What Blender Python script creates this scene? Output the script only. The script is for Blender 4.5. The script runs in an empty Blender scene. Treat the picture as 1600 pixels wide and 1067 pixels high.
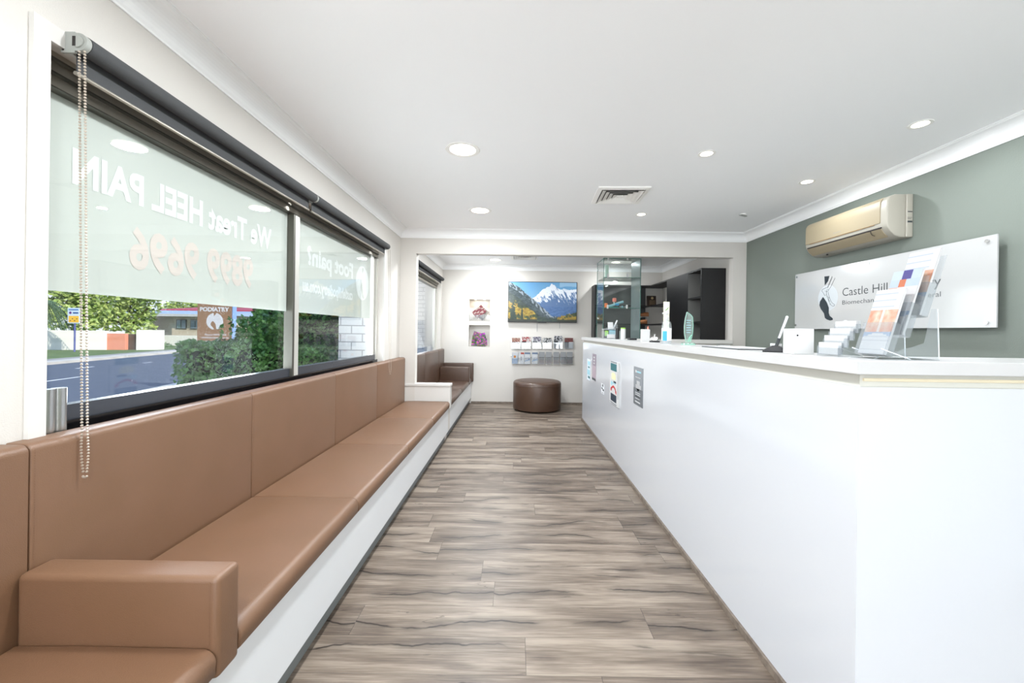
import bpy, bmesh, math, random
from math import sin, cos, pi
from mathutils import Vector, Matrix, noise

# ------------------------------------------------------------------ camera, world, light
SC = bpy.context.scene
COL = SC.collection
F, TH, H0 = 640.0, 0.0135, 1.25          # focal length in pixels, roll, eye height
cam_d = bpy.data.cameras.new('camera'); cam = bpy.data.objects.new('camera', cam_d); COL.objects.link(cam)
cam_d.sensor_width = 36; cam_d.lens = F / 1600 * 36
cam_d.shift_x = -6 / 1600; cam_d.shift_y = -15.5 / 1600
cam_d.clip_start = .02; cam_d.clip_end = 300
cam.matrix_world = Matrix.Translation((0, 0, H0)) @ Matrix.Rotation(pi / 2, 4, 'X') @ Matrix.Rotation(TH, 4, 'Z')
SC.camera = cam
vs = SC.view_settings
vs.view_transform = 'Standard'; vs.look = 'None'; vs.gamma = 1; vs.use_curve_mapping = False
vs.exposure = 0.78

W = bpy.data.worlds.new('world'); SC.world = W; W.use_nodes = True
nt = W.node_tree; bgn = nt.nodes['Background']
tc = nt.nodes.new('ShaderNodeTexCoord'); sp = nt.nodes.new('ShaderNodeSeparateXYZ'); rp = nt.nodes.new('ShaderNodeValToRGB')
nt.links.new(tc.outputs['Generated'], sp.inputs[0]); nt.links.new(sp.outputs['Z'], rp.inputs[0]); nt.links.new(rp.outputs[0], bgn.inputs[0])
rp.color_ramp.elements[0].position = 0.0; rp.color_ramp.elements[0].color = (.82, .90, 1, 1)
rp.color_ramp.elements[1].position = .6; rp.color_ramp.elements[1].color = (.33, .52, .9, 1)
bgn.inputs[1].default_value = .82
SKY = bgn

def lamp(name, kind, loc, power, size=None, rot=None, color=(1, 1, 1), sy=None):
    d = bpy.data.lights.new(name, kind); o = bpy.data.objects.new(name, d); COL.objects.link(o)
    d.energy = power; d.color = color; o.location = loc
    if kind == 'AREA':
        d.shape = 'RECTANGLE' if sy else 'DISK'; d.size = size
        if sy: d.size_y = sy
    if rot: o.rotation_euler = rot
    return o
sun = lamp('sun', 'SUN', (30, 0, 30), 2.9, color=(1, .93, .82))
sun.data.angle = .01
sun.rotation_euler = Vector((.76, -.44, .5)).to_track_quat('Z', 'Y').to_euler()
# added fill from behind the camera, set in an unseen, added window
lamp('added_rear_fill', 'AREA', (.65, -5.08, 1.25), 4, 3.4, (pi / 2, 0, 0), (.86, .93, 1), 2.1)
# added fill at that same window, tilted up to brighten the ceiling
lamp('added_upward_fill', 'AREA', (.65, -5.1, .7), 105, 3.3, (math.radians(150), 0, 0), (.86, .93, 1), 1.0)
# added fill tilted up through unseen windows put into the left wall
lamp('added_side_fill', 'AREA', (-1.56, -2.55, 1.5), 175, 3.7, (0, -math.radians(122), 0), (.90, .95, 1), 1.0)
# daylight entering by the windows on the left
lamp('daylight_left', 'AREA', (-1.95, 2.5, 1.15), 100, 2.6, (0, -math.radians(118), 0), (.86, .93, 1), 1.0)
lamp('daylight_left_far', 'AREA', (-1.62, 5.95, 1.5), 18, 1.8, (0, -math.radians(112), 0), (.9, .95, 1), 1.0)
LP_BIG, LP_SMALL, LP_NICHE = 15, 4.2, .12

# ------------------------------------------------------------------ pixel helpers (measured on the photograph)
def un(px, py):
    dx, dy = px - 806, py - 518
    return (dx + TH * dy) / F, -(dy - TH * dx) / F
def PY(px, py, Y): u, v = un(px, py); return Vector((u * Y, Y, H0 + v * Y))
def PX(px, py, X): u, v = un(px, py); Y = X / u; return Vector((X, Y, H0 + v * Y))
def PZ(px, py, z): u, v = un(px, py); Y = (z - H0) / v; return Vector((u * Y, Y, z))

# ------------------------------------------------------------------ materials
def lin(c):
    return tuple((x / 255 / 12.92 if x / 255 <= .04045 else ((x / 255 + .055) / 1.055) ** 2.4) for x in c[:3]) + (1,)
def mat(name, col, rough=.5, metal=0, spec=.5, coat=0, bump=None, var=None, emit=None, es=1, trans=0, alpha=None):
    """bump=(scale,strength[,stretch]); var=(colour2, scale)"""
    m = bpy.data.materials.new(name); m.use_nodes = True; t = m.node_tree; b = t.nodes['Principled BSDF']
    b.inputs['Base Color'].default_value = lin(col); b.inputs['Roughness'].default_value = rough
    b.inputs['Metallic'].default_value = metal; b.inputs['Specular IOR Level'].default_value = spec
    b.inputs['Coat Weight'].default_value = coat; b.inputs['Coat Roughness'].default_value = .08
    b.inputs['Transmission Weight'].default_value = trans
    if emit: b.inputs['Emission Color'].default_value = lin(emit); b.inputs['Emission Strength'].default_value = es
    if bump or var: co = t.nodes.new('ShaderNodeTexCoord')
    if bump:
        n = t.nodes.new('ShaderNodeTexNoise'); n.inputs['Scale'].default_value = bump[0]; n.inputs['Detail'].default_value = 3
        bp = t.nodes.new('ShaderNodeBump'); bp.inputs['Strength'].default_value = bump[1]; bp.inputs['Distance'].default_value = .004
        t.links.new(co.outputs['Object'], n.inputs['Vector']); t.links.new(n.outputs['Fac'], bp.inputs['Height']); t.links.new(bp.outputs[0], b.inputs['Normal'])
    if var:
        n = t.nodes.new('ShaderNodeTexNoise'); n.inputs['Scale'].default_value = var[1]; n.inputs['Detail'].default_value = 5
        r = t.nodes.new('ShaderNodeValToRGB'); r.color_ramp.elements[0].position = .35; r.color_ramp.elements[1].position = .68
        r.color_ramp.elements[0].color = lin(col); r.color_ramp.elements[1].color = lin(var[0])
        t.links.new(co.outputs['Object'], n.inputs['Vector']); t.links.new(n.outputs['Fac'], r.inputs[0]); t.links.new(r.outputs[0], b.inputs['Base Color'])
    return m
def thin_glass(name, tint, base=.04, rough=0.0, haze=0.0):
    m = bpy.data.materials.new(name); m.use_nodes = True; t = m.node_tree; t.nodes.clear(); N = t.nodes.new; L = t.links.new
    o = N('ShaderNodeOutputMaterial'); mx = N('ShaderNodeMixShader'); tr = N('ShaderNodeBsdfTransparent'); g = N('ShaderNodeBsdfGlossy')
    lw = N('ShaderNodeLayerWeight'); lw.inputs[0].default_value = .5
    p = N('ShaderNodeMath'); p.operation = 'POWER'; p.inputs[1].default_value = 5
    a = N('ShaderNodeMath'); a.operation = 'MULTIPLY_ADD'; a.inputs[1].default_value = 1 - base; a.inputs[2].default_value = base
    tr.inputs[0].default_value = tuple(tint) + (1,); g.inputs['Roughness'].default_value = rough
    L(lw.outputs['Facing'], p.inputs[0]); L(p.outputs[0], a.inputs[0]); L(a.outputs[0], mx.inputs[0])
    src = tr
    if haze:
        d = N('ShaderNodeBsdfDiffuse'); d.inputs[0].default_value = (.9, .93, .95, 1); m2 = N('ShaderNodeMixShader'); m2.inputs[0].default_value = haze
        L(tr.outputs[0], m2.inputs[1]); L(d.outputs[0], m2.inputs[2]); src = m2
    L(src.outputs[0], mx.inputs[1]); L(g.outputs[0], mx.inputs[2]); L(mx.outputs[0], o.inputs[0])
    return m
def frosted(name, col, k=.5):
    m = bpy.data.materials.new(name); m.use_nodes = True; t = m.node_tree; t.nodes.clear(); N = t.nodes.new; L = t.links.new
    o = N('ShaderNodeOutputMaterial'); mx = N('ShaderNodeMixShader'); d = N('ShaderNodeBsdfDiffuse'); tl = N('ShaderNodeBsdfTranslucent')
    d.inputs[0].default_value = lin(col); tl.inputs[0].default_value = lin(col); mx.inputs[0].default_value = k
    L(d.outputs[0], mx.inputs[1]); L(tl.outputs[0], mx.inputs[2]); L(mx.outputs[0], o.inputs[0]); return m
def vcol_mat(name, rough=.5, emit=0.0):
    m = bpy.data.materials.new(name); m.use_nodes = True; t = m.node_tree; b = t.nodes['Principled BSDF']
    a = t.nodes.new('ShaderNodeVertexColor'); a.layer_name = 'Col'; t.links.new(a.outputs[0], b.inputs['Base Color']); b.inputs['Roughness'].default_value = rough
    if emit: t.links.new(a.outputs[0], b.inputs['Emission Color']); b.inputs['Emission Strength'].default_value = emit
    return m
def floor_mat():
    m = bpy.data.materials.new('oak_planks'); m.use_nodes = True; t = m.node_tree; b = t.nodes['Principled BSDF']; N = t.nodes.new; L = t.links.new
    co = N('ShaderNodeTexCoord'); s = N('ShaderNodeSeparateXYZ'); L(co.outputs['Object'], s.inputs[0])
    def M(op, a, b_=None, c=None):
        n = N('ShaderNodeMath'); n.operation = op
        for i, v in enumerate((a, b_, c)):
            if v is None: continue
            if isinstance(v, (int, float)): n.inputs[i].default_value = v
            else: L(v, n.inputs[i])
        return n.outputs[0]
    PW, PL = .186, 1.25
    ry = M('DIVIDE', s.outputs['Y'], PW); row = M('FLOOR', ry); fy = M('FRACT', ry)
    wn = N('ShaderNodeTexWhiteNoise'); wn.noise_dimensions = '1D'; L(row, wn.inputs['W'])
    rx = M('ADD', M('DIVIDE', s.outputs['X'], PL), M('MULTIPLY', wn.outputs['Value'], 3.0)); colm = M('FLOOR', rx); fx = M('FRACT', rx)
    pid = M('ADD', M('MULTIPLY', row, 7.13), M('MULTIPLY', colm, 3.77))
    w2 = N('ShaderNodeTexWhiteNoise'); w2.noise_dimensions = '1D'; L(pid, w2.inputs['W'])
    def grain(sx, sy, off, detail, scale=1, dist=0):
        c = N('ShaderNodeCombineXYZ'); L(M('MULTIPLY', s.outputs['X'], sx), c.inputs[0]); L(M('MULTIPLY', s.outputs['Y'], sy), c.inputs[1]); L(M('ADD', M('MULTIPLY', w2.outputs['Value'], 37), off), c.inputs[2])
        n = N('ShaderNodeTexNoise'); n.inputs['Scale'].default_value = scale; n.inputs['Detail'].default_value = detail; n.inputs['Distortion'].default_value = dist; L(c.outputs[0], n.inputs['Vector']); return n.outputs['Fac']
    g1 = grain(1.4, 10, 0, 6, 1.3, .5); g2 = grain(7, 150, 5, 4); g3 = grain(1.0, 9, 11, 5, 1, .8)
    r = N('ShaderNodeValToRGB'); e = r.color_ramp.elements
    e[0].position = .33; e[0].color = lin((78, 66, 57)); e[1].position = .64; e[1].color = lin((146, 133, 119))
    x = r.color_ramp.elements.new(.46); x.color = lin((108, 95, 83))
    L(M('ADD', M('ADD', M('MULTIPLY', g1, .62), M('MULTIPLY', g2, .36)), M('MULTIPLY', M('SUBTRACT', w2.outputs['Value'], .5), .13)), r.inputs[0])
    # a dark crack wandering along each board, with a stained margin
    wl_n = grain(1.7, 0, 11, 5, 1, 0); cen = M('MULTIPLY_ADD', M('SUBTRACT', wl_n, .5), 1.5, M('MULTIPLY_ADD', w2.outputs['Value'], .4, .3))
    dd = M('ABSOLUTE', M('SUBTRACT', fy, cen))
    def mr(v, a, b_, c, d):
        n = N('ShaderNodeMapRange'); L(v, n.inputs[0])
        for k, q in enumerate((a, b_, c, d)): n.inputs[k + 1].default_value = q
        return n.outputs[0]
    msk = grain(2.2, 0, 23, 3); mk = mr(msk, .43, .52, 0, 1)
    core = M('MULTIPLY', mr(dd, .012, .05, .95, 0), mk); halo = M('MULTIPLY', mr(dd, .02, .30, .45, 0), mr(msk, .40, .55, 0, 1))
    fine = M('MULTIPLY', M('LESS_THAN', M('ABSOLUTE', M('SUBTRACT', g3, .5)), .008), .45)
    ck = M('MAXIMUM', M('MAXIMUM', core, halo), M('MULTIPLY', fine, mr(grain(3, 4, 41, 2), .5, .6, 0, 1)))
    gy = M('LESS_THAN', fy, .012); gx = M('LESS_THAN', fx, .0022); gap = M('MULTIPLY', M('MAXIMUM', gy, gx), .6)
    dk = M('MAXIMUM', ck, gap)
    mx = N('ShaderNodeMixRGB'); L(dk, mx.inputs[0]); L(r.outputs[0], mx.inputs[1]); mx.inputs[2].default_value = lin((38, 29, 23)); L(mx.outputs[0], b.inputs['Base Color'])
    b.inputs['Roughness'].default_value = .42; b.inputs['Specular IOR Level'].default_value = .45
    bp = N('ShaderNodeBump'); bp.inputs['Strength'].default_value = .25; bp.inputs['Distance'].default_value = .003; L(M('SUBTRACT', g2, dk), bp.inputs['Height']); L(bp.outputs[0], b.inputs['Normal'])
    return m
def brick_mat(name, c1, c2, mortar, sx=.23, sy=.086, axis='XZ'):
    m = bpy.data.materials.new(name); m.use_nodes = True; t = m.node_tree; b = t.nodes['Principled BSDF']; N = t.nodes.new; L = t.links.new
    co = N('ShaderNodeTexCoord'); s = N('ShaderNodeSeparateXYZ'); c = N('ShaderNodeCombineXYZ'); L(co.outputs['Object'], s.inputs[0])
    L(s.outputs[axis[0]], c.inputs[0]); L(s.outputs[axis[1]], c.inputs[1])
    k = N('ShaderNodeTexBrick'); k.inputs['Scale'].default_value = 1; k.inputs['Brick Width'].default_value = sx; k.inputs['Row Height'].default_value = sy; k.inputs['Mortar Size'].default_value = .006
    k.inputs['Color1'].default_value = lin(c1); k.inputs['Color2'].default_value = lin(c2); k.inputs['Mortar'].default_value = lin(mortar)
    L(c.outputs[0], k.inputs['Vector']); L(k.outputs['Color'], b.inputs['Base Color']); b.inputs['Roughness'].default_value = .85; return m

M_ = {}
M_['wall'] = mat('cream_paint', (208, 203, 196), .7, bump=(260, .25))
M_['ceil'] = mat('white_ceiling_paint', (250, 250, 250), .8)
M_['cornice'] = mat('white_cornice', (246, 246, 245), .6)
M_['green'] = mat('sage_green_paint', (120, 127, 119), .65, bump=(220, .3))
M_['trimw'] = mat('white_gloss_trim', (212, 209, 204), .35)
M_['lam'] = mat('white_gloss_laminate', (199, 201, 205), .13, coat=.4)
M_['slab'] = mat('white_counter_slab', (192, 191, 190), .3)
M_['base'] = mat('bench_base_white', (224, 226, 228), .3)
M_['toe'] = mat('grey_toe_kick', (120, 124, 124), .5)
M_['skirt'] = mat('grey_oak_skirting', (128, 116, 104), .5, var=((98, 86, 76), 40))
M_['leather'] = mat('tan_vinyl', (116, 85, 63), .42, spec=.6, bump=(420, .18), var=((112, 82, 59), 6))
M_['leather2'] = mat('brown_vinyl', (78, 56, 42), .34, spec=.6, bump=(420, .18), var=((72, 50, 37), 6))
M_['stitch'] = mat('tan_stitching', (120, 88, 66), .6)
M_['alu'] = mat('beige_aluminium', (176, 170, 158), .35, metal=.7)
M_['alud'] = mat('dark_aluminium', (92, 90, 82), .4, metal=.6)
M_['alul'] = mat('pale_aluminium', (205, 202, 194), .35, metal=.4)
M_['steel'] = mat('brushed_steel', (190, 190, 188), .28, metal=1, bump=(90, .15))
M_['chrome'] = mat('chrome', (225, 225, 225), .12, metal=1)
M_['black'] = mat('black_plastic', (22, 22, 24), .4)
M_['blackgl'] = mat('black_gloss_panel', (10, 11, 14), .15)
M_['blackbd'] = mat('black_melamine', (20, 19, 20), .45, var=((25, 24, 25), 60))
M_['greyfab'] = mat('charcoal_blind_fabric', (66, 67, 68), .8, bump=(700, .3))
M_['blackfab'] = mat('black_blind_fabric', (38, 38, 40), .8, bump=(700, .3))
M_['greypl'] = mat('grey_plastic', (158, 160, 154), .45)
M_['white'] = mat('white_plastic', (200, 200, 199), .4)
M_['paper'] = mat('white_paper', (194, 194, 194), .6)
M_['glass'] = thin_glass('window_glass', (.985, .995, .99), .04)
M_['acr'] = thin_glass('clear_acrylic', (.94, .955, .965), .07, haze=.07)
M_['cabglass'] = thin_glass('cabinet_glass', (.94, .97, .96), .05)
M_['edge'] = mat('green_glass_edge', (70, 120, 108), .2)
M_['film'] = frosted('frosted_film', (202, 205, 199), .07)
M_['filmw'] = frosted('white_film_lettering', (230, 232, 230), .07)
M_['filmo'] = frosted('pink_film_numerals', (216, 205, 198), .07)
M_['acb'] = mat('aged_cream_plastic', (150, 137, 112), .5)
M_['acs'] = mat('cream_white_plastic', (166, 161, 149), .4)
M_['dark'] = mat('dark_slot', (35, 28, 24), .6)
M_['tan'] = mat('amber_seam', (150, 115, 70), .6)
M_['sign'] = mat('frosted_white_acrylic', (184, 184, 183), .12, coat=.3)
M_['signc'] = mat('pale_grey_print', (196, 201, 204), .2)
M_['ink'] = mat('charcoal_ink', (55, 60, 62), .5)
M_['inkd'] = mat('navy_black_ink', (30, 42, 50), .5)
M_['lampglow'] = mat('lamp_diffuser', (255, 250, 240), .5, emit=(255, 244, 226), es=5)
M_['lampw'] = mat('lamp_white_trim', (245, 243, 238), .5)
M_['vc'] = vcol_mat('printed_cover', .5); M_['scr'] = vcol_mat('lit_screen', .15, .2)
M_['asphalt'] = mat('asphalt', (78, 88, 104), .9, var=((70, 80, 96), 3))
M_['concrete'] = mat('pale_concrete', (205, 200, 192), .9, var=((185, 180, 172), 1.2))
M_['grass'] = mat('grass', (92, 116, 52), .9, var=((70, 96, 40), 2))
M_['render'] = mat('white_render', (226, 224, 216), .9)
M_['terra'] = mat('terracotta_paint', (214, 138, 112), .8)
M_['slat'] = mat('brown_timber_slats', (84, 62, 48), .8)
M_['hbrick'] = brick_mat('pale_house_brick', (196, 182, 160), (186, 170, 148), (205, 196, 180))
M_['pbrick'] = brick_mat('white_painted_brick', (214, 212, 208), (206, 204, 200), (150, 148, 146), axis='XZ')
M_['roofb'] = mat('blue_grey_roof', (150, 172, 196), .5)
M_['redroof'] = mat('red_roof', (172, 58, 76), .6)
M_['leafd'] = mat('dark_hedge_leaf', (52, 96, 48), .45, var=((96, 138, 68), 5))
M_['leafm'] = mat('mid_green_leaf', (120, 150, 72), .5, var=((190, 202, 122), 2))
M_['leafp'] = mat('pale_green_leaf', (150, 160, 110), .5, var=((110, 132, 78), 4))
M_['palm'] = mat('palm_leaf', (84, 112, 84), .5)
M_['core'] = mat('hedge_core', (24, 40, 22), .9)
M_['bark'] = mat('bark', (96, 80, 66), .9)
M_['brownsign'] = mat('brown_sign_panel', (142, 108, 78), .4)
M_['bluepaint'] = mat('blue_edge', (130, 160, 205), .4)
M_['yellow'] = mat('yellow_panel', (246, 190, 60), .5)
M_['purple'] = mat('purple_mark', (96, 40, 130), .5)
M_['post'] = mat('galvanised_post', (110, 116, 128), .5)
M_['liquid'] = thin_glass('clear_gel_plastic', (.93, .96, .98), .12, haze=.12)
M_['awg'] = thin_glass('green_tinted_award_glass', (.78, .93, .86), .14, haze=.12)
M_['mint'] = mat('mint_glass_edge', (150, 214, 190), .2)
M_['orange'] = mat('orange_plastic', (240, 120, 50), .4); M_['coral'] = mat('coral_plastic', (240, 130, 110), .4)
M_['blue'] = mat('blue_label', (60, 160, 215), .4); M_['green2'] = mat('green_print', (90, 150, 70), .5); M_['lime'] = mat('lime_card', (150, 205, 80), .5)
M_['teal'] = mat('teal_tray', (40, 150, 135), .3)
M_['shoe'] = mat('tan_shoe_leather', (178, 118, 78), .4); M_['greyrefl'] = mat('painted_grey_reflection', (140, 152, 152), .3, metal=.3)
M_['plq'] = mat('dark_wood_plaque', (48, 34, 28), .35); M_['gold'] = mat('gold_engraving', (190, 170, 130), .4, metal=.5)
M_['gpost'] = mat('grey_poster', (128, 132, 136), .5); M_['gpost2'] = mat('dark_grey_poster_band', (96, 100, 104), .5)
M_['mauve'] = mat('mauve_grey_poster', (132, 120, 130), .5); M_['mauve2'] = mat('mauve_poster_lower', (164, 148, 156), .5)
M_['tealp'] = mat('teal_print', (28, 98, 104), .5); M_['navy'] = mat('navy_print', (24, 42, 58), .5); M_['red'] = mat('red_print', (196, 36, 40), .5)
M_['cream'] = mat('pale_yellow_print', (230, 226, 170), .5); M_['ltblue'] = mat('light_blue_print', (150, 196, 208), .5)
M_['silver'] = mat('silver_plastic', (205, 207, 210), .3, metal=.5)
FLOOR = floor_mat()

# ------------------------------------------------------------------ mesh helpers
class MB:
    def __init__(s): s.v = []; s.f = []
    def add(s, vs_, fs): n = len(s.v); s.v += [tuple(p) for p in vs_]; s.f += [tuple(i + n for i in f) for f in fs]; return s
    def box(s, x0, x1, y0, y1, z0, z1):
        return s.add([(x, y, z) for z in (z0, z1) for y in (y0, y1) for x in (x0, x1)],
                     [(0, 2, 3, 1), (4, 5, 7, 6), (0, 1, 5, 4), (2, 6, 7, 3), (0, 4, 6, 2), (1, 3, 7, 5)])
    def bm(s, b):
        b.verts.index_update(); return s.add([v.co.copy() for v in b.verts], [[v.index for v in f.verts] for f in b.faces])
    def rbox(s, x0, x1, y0, y1, z0, z1, r=.01, seg=3):
        b = bmesh.new(); bmesh.ops.create_cube(b, size=1)
        for v in b.verts: v.co = ((x0 + x1) / 2 + v.co.x * (x1 - x0), (y0 + y1) / 2 + v.co.y * (y1 - y0), (z0 + z1) / 2 + v.co.z * (z1 - z0))
        bmesh.ops.bevel(b, geom=b.edges[:], offset=r, segments=seg, profile=.5, affect='EDGES'); s.bm(b); b.free(); return s
    def prism(s, pts, axis, a, b_, cap_bevel=0):
        """pts: 2-D outline, extruded along axis from a to b_. axis 'Y': pts=(x,z); 'X': (y,z); 'Z': (x,y)"""
        def P(p, t): return {'Y': (p[0], t, p[1]), 'X': (t, p[0], p[1]), 'Z': (p[0], p[1], t)}[axis]
        n = len(pts); bb = bmesh.new()
        A = [bb.verts.new(P(p, a)) for p in pts]; B = [bb.verts.new(P(p, b_)) for p in pts]
        f1 = bb.faces.new(A); f2 = bb.faces.new(B[::-1])
        for i in range(n): bb.faces.new((A[i], B[i], B[(i + 1) % n], A[(i + 1) % n]))
        bmesh.ops.recalc_face_normals(bb, faces=bb.faces[:])
        if cap_bevel:
            es = set(f1.edges) | set(f2.edges); bmesh.ops.bevel(bb, geom=list(es), offset=cap_bevel, segments=3, profile=.5, affect='EDGES')
        s.bm(bb); bb.free(); return s
    def cyl(s, p0, p1, r0, r1=None, n=20, cap=True):
        r1 = r0 if r1 is None else r1; p0 = Vector(p0); p1 = Vector(p1); d = (p1 - p0).normalized(); q = d.to_track_quat('Z', 'Y')
        vs_ = []
        for p, r in ((p0, r0), (p1, r1)):
            for i in range(n): vs_.append(p + q @ Vector((r * cos(2 * pi * i / n), r * sin(2 * pi * i / n), 0)))
        fs = [(i, (i + 1) % n, n + (i + 1) % n, n + i) for i in range(n)]
        if cap: fs += [tuple(range(n))[::-1], tuple(range(n, 2 * n))]
        return s.add(vs_, fs)
    def tube(s, pts, r, n=6):
        pts = [Vector(p) for p in pts]
        for a, b_ in zip(pts[:-1], pts[1:]): s.cyl(a, b_, r, n=n)
        return s
    def lathe(s, prof, n=28, c=(0, 0, 0)):
        vs_ = []; m = len(prof)
        for i in range(n):
            a = 2 * pi * i / n
            for r, z in prof: vs_.append((c[0] + r * cos(a), c[1] + r * sin(a), c[2] + z))
        fs = []
        for i in range(n):
            j = (i + 1) % n
            for k in range(m - 1): fs.append((i * m + k, j * m + k, j * m + k + 1, i * m + k + 1))
        return s.add(vs_, fs)
    def ball(s, c, r, n=6, sc=(1, 1, 1)):
        vs_ = [(c[0], c[1], c[2] - r * sc[2])]; 
        for k in range(1, n):
            ph = -pi / 2 + pi * k / n
            for i in range(n): a = 2 * pi * i / n; vs_.append((c[0] + r * sc[0] * cos(ph) * cos(a), c[1] + r * sc[1] * cos(ph) * sin(a), c[2] + r * sc[2] * sin(ph)))
        vs_.append((c[0], c[1], c[2] + r * sc[2])); L = len(vs_) - 1; fs = []
        for i in range(n):
            fs.append((0, 1 + (i + 1) % n, 1 + i)); fs.append((L, L - n + i, L - n + (i + 1) % n))
            for k in range(n - 2): a = 1 + k * n; fs.append((a + i, a + (i + 1) % n, a + n + (i + 1) % n, a + n + i))
        return s.add(vs_, fs)
    def place(s, M): s.v = [tuple(M @ Vector(p)) for p in s.v]; return s
    def build(s, name, m, parent=None, smooth=False, w=False):
        off = Vector(parent.location) if (w and parent) else Vector((0, 0, 0))
        if w and parent and parent.parent: off += parent.parent.location
        me = bpy.data.meshes.new(name); me.from_pydata([tuple(Vector(p) - off) for p in s.v], [], s.f)
        b = bmesh.new(); b.from_mesh(me); bmesh.ops.recalc_face_normals(b, faces=b.faces[:]) if len(s.f) < 30000 else None; b.to_mesh(me); b.free()
        me.materials.append(m); 
        if smooth:
            me.polygons.foreach_set('use_smooth', [True] * len(me.polygons)); me.set_sharp_from_angle(angle=math.radians(40))
        o = bpy.data.objects.new(name, me); COL.objects.link(o)
        if parent: o.parent = parent
        return o
def B(*a): return MB().box(*a)
def RB(*a, **k): return MB().rbox(*a, **k)
def tag(o, label=None, cat=None, group=None, kind=None):
    if label: o['label'] = label
    if cat: o['category'] = cat
    if group: o['group'] = group
    if kind: o['kind'] = kind
    return o
def thing(name, loc, label, cat, group=None):
    o = bpy.data.objects.new(name, None); o.empty_display_size = .05; COL.objects.link(o); o.location = loc; return tag(o, label, cat, group)
def struct(o): o['kind'] = 'structure'; return o
def sthing(name, loc=(0, 0, 0)):
    o = bpy.data.objects.new(name, None); COL.objects.link(o); o.location = loc; return struct(o)
def dup(root, loc, rz=None, label=None):
    r = root.copy(); COL.objects.link(r); r.location = loc
    if rz is not None: r.rotation_euler = (0, 0, rz)
    if label: r['label'] = label
    for ch in list(root.children):
        c = ch.copy(); COL.objects.link(c); c.parent = r
        for g in list(ch.children):
            d = g.copy(); COL.objects.link(d); d.parent = c
    return r
def grid_pic(w, h, nx, ny, func, origin, ex, ey, name, m, parent=None):
    """flat printed picture: colour per cell from func(u,v) (v up)"""
    o = Vector(origin); ex = Vector(ex); ey = Vector(ey); vs_ = []; fs = []
    for j in range(ny + 1):
        for i in range(nx + 1): vs_.append(tuple(o + ex * (w * i / nx) + ey * (h * j / ny)))
    for j in range(ny):
        for i in range(nx): a = j * (nx + 1) + i; fs.append((a, a + 1, a + nx + 2, a + nx + 1))
    me = bpy.data.meshes.new(name); me.from_pydata(vs_, [], fs); ca = me.color_attributes.new('Col', 'FLOAT_COLOR', 'CORNER'); k = 0
    cols = []
    for j in range(ny):
        for i in range(nx): cols += list(lin([q * (.88 if m is M_['scr'] else .74) for q in func((i + .5) / nx, (j + .5) / ny)])) * 4
    ca.data.foreach_set('color', cols); me.materials.append(m)
    ob = bpy.data.objects.new(name, me); COL.objects.link(ob)
    if parent: ob.parent = parent
    return ob
def text_mb(s, width, cap, origin, ex, ey, bold=0.0, th=.0008):
    cu = bpy.data.curves.new('t', 'FONT'); cu.body = s; cu.offset = bold; cu.resolution_u = 3
    ob = bpy.data.objects.new('t', cu); COL.objects.link(ob); bpy.context.view_layer.update()
    me = bpy.data.meshes.new_from_object(ob.evaluated_get(bpy.context.evaluated_depsgraph_get()))
    xs = [v.co.x for v in me.vertices]; x0, x1 = min(xs), max(xs)
    capu = .73; o = Vector(origin); ex = Vector(ex).normalized(); ey = Vector(ey).normalized(); n = ex.cross(ey)
    mb = MB(); mb.add([o + ex * ((v.co.x - x0) / (x1 - x0) * width) + ey * (v.co.y / capu * cap) + n * th for v in me.vertices], [tuple(p.vertices) for p in me.polygons])
    bpy.data.objects.remove(ob); bpy.data.curves.remove(cu); bpy.data.meshes.remove(me); return mb
def build_flat(mb, name, m, parent=None, w=False): return mb.build(name, m, parent, w=w)

# ------------------------------------------------------------------ the room
XL, XR, Y0, D1, D2, H = -1.33, 2.63, -5.0, 4.69, 7.1, 2.4
XL2, XR2, PT = -1.28, 2.53, .1
struct(B(-1.5, 2.9, Y0 - .2, D2 + .3, -.12, 0).build('floor', FLOOR))
struct(B(-1.62, 2.95, Y0 - 2.4, D1 + .05, H, H + .3).build('ceiling', M_['ceil']))  # runs on past the rear wall as an added overhang blocking sun
struct(B(-1.62, 2.95, D1 + .05, D2 + .4, H, H + .3).build('ceiling_back', M_['ceil']))
WY0, WY1, WZ0, WZ1 = 1.163, 4.08, .90, 2.05
XO = -1.5
wl = MB().box(XO, XL, Y0, -4.5, -.4, H).box(XO, XL, -.6, WY0, -.4, H).box(XO, XL, -4.5, -.6, -.4, .95).box(XO, XL, -4.5, -.6, 2.05, H).box(XO, XL, WY1, D1 + .05, -.4, H).box(XO, XL, WY0, WY1, -.4, WZ0).box(XO, XL, WY0, WY1, WZ1, H)
struct(wl.build('wall_left', M_['wall']))
VY0, VY1 = 5.0, 6.93
wl2 = MB().box(XO, XL2, D1 + .05, VY0, -.4, H).box(XO, XL2, VY1, D2 + .3, -.4, H).box(XO, XL2, VY0, VY1, -.4, WZ0).box(XO, XL2, VY0, VY1, WZ1, H)
struct(wl2.build('wall_left_back', M_['wall']))
struct(B(XR, XR + .2, Y0, D1 + PT, -.4, H).build('wall_right', M_['green']))
struct(B(XR2, XR2 + .3, D1 + PT, D2 + .3, -.4, H).build('wall_right_back', M_['wall']))
wr = MB().box(XO, -1.0, Y0 - .15, Y0, -.4, H).box(2.3, XR + .2, Y0 - .15, Y0, -.4, H).box(-1.0, 2.3, Y0 - .15, Y0, 2.3, H).box(-1.0, 2.3, Y0 - .15, Y0, -.4, .15)
struct(wr.build('wall_rear', M_['wall']))
w3 = sthing('added_window_rear', (.65, Y0 - .08, .15))  # unseen window, added to let fill light in from behind
fr = MB()
for x in (-1.0, .08, 1.17, 2.25): fr.box(x, x + .05, Y0 - .12, Y0 - .05, .15, 2.3)
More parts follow.
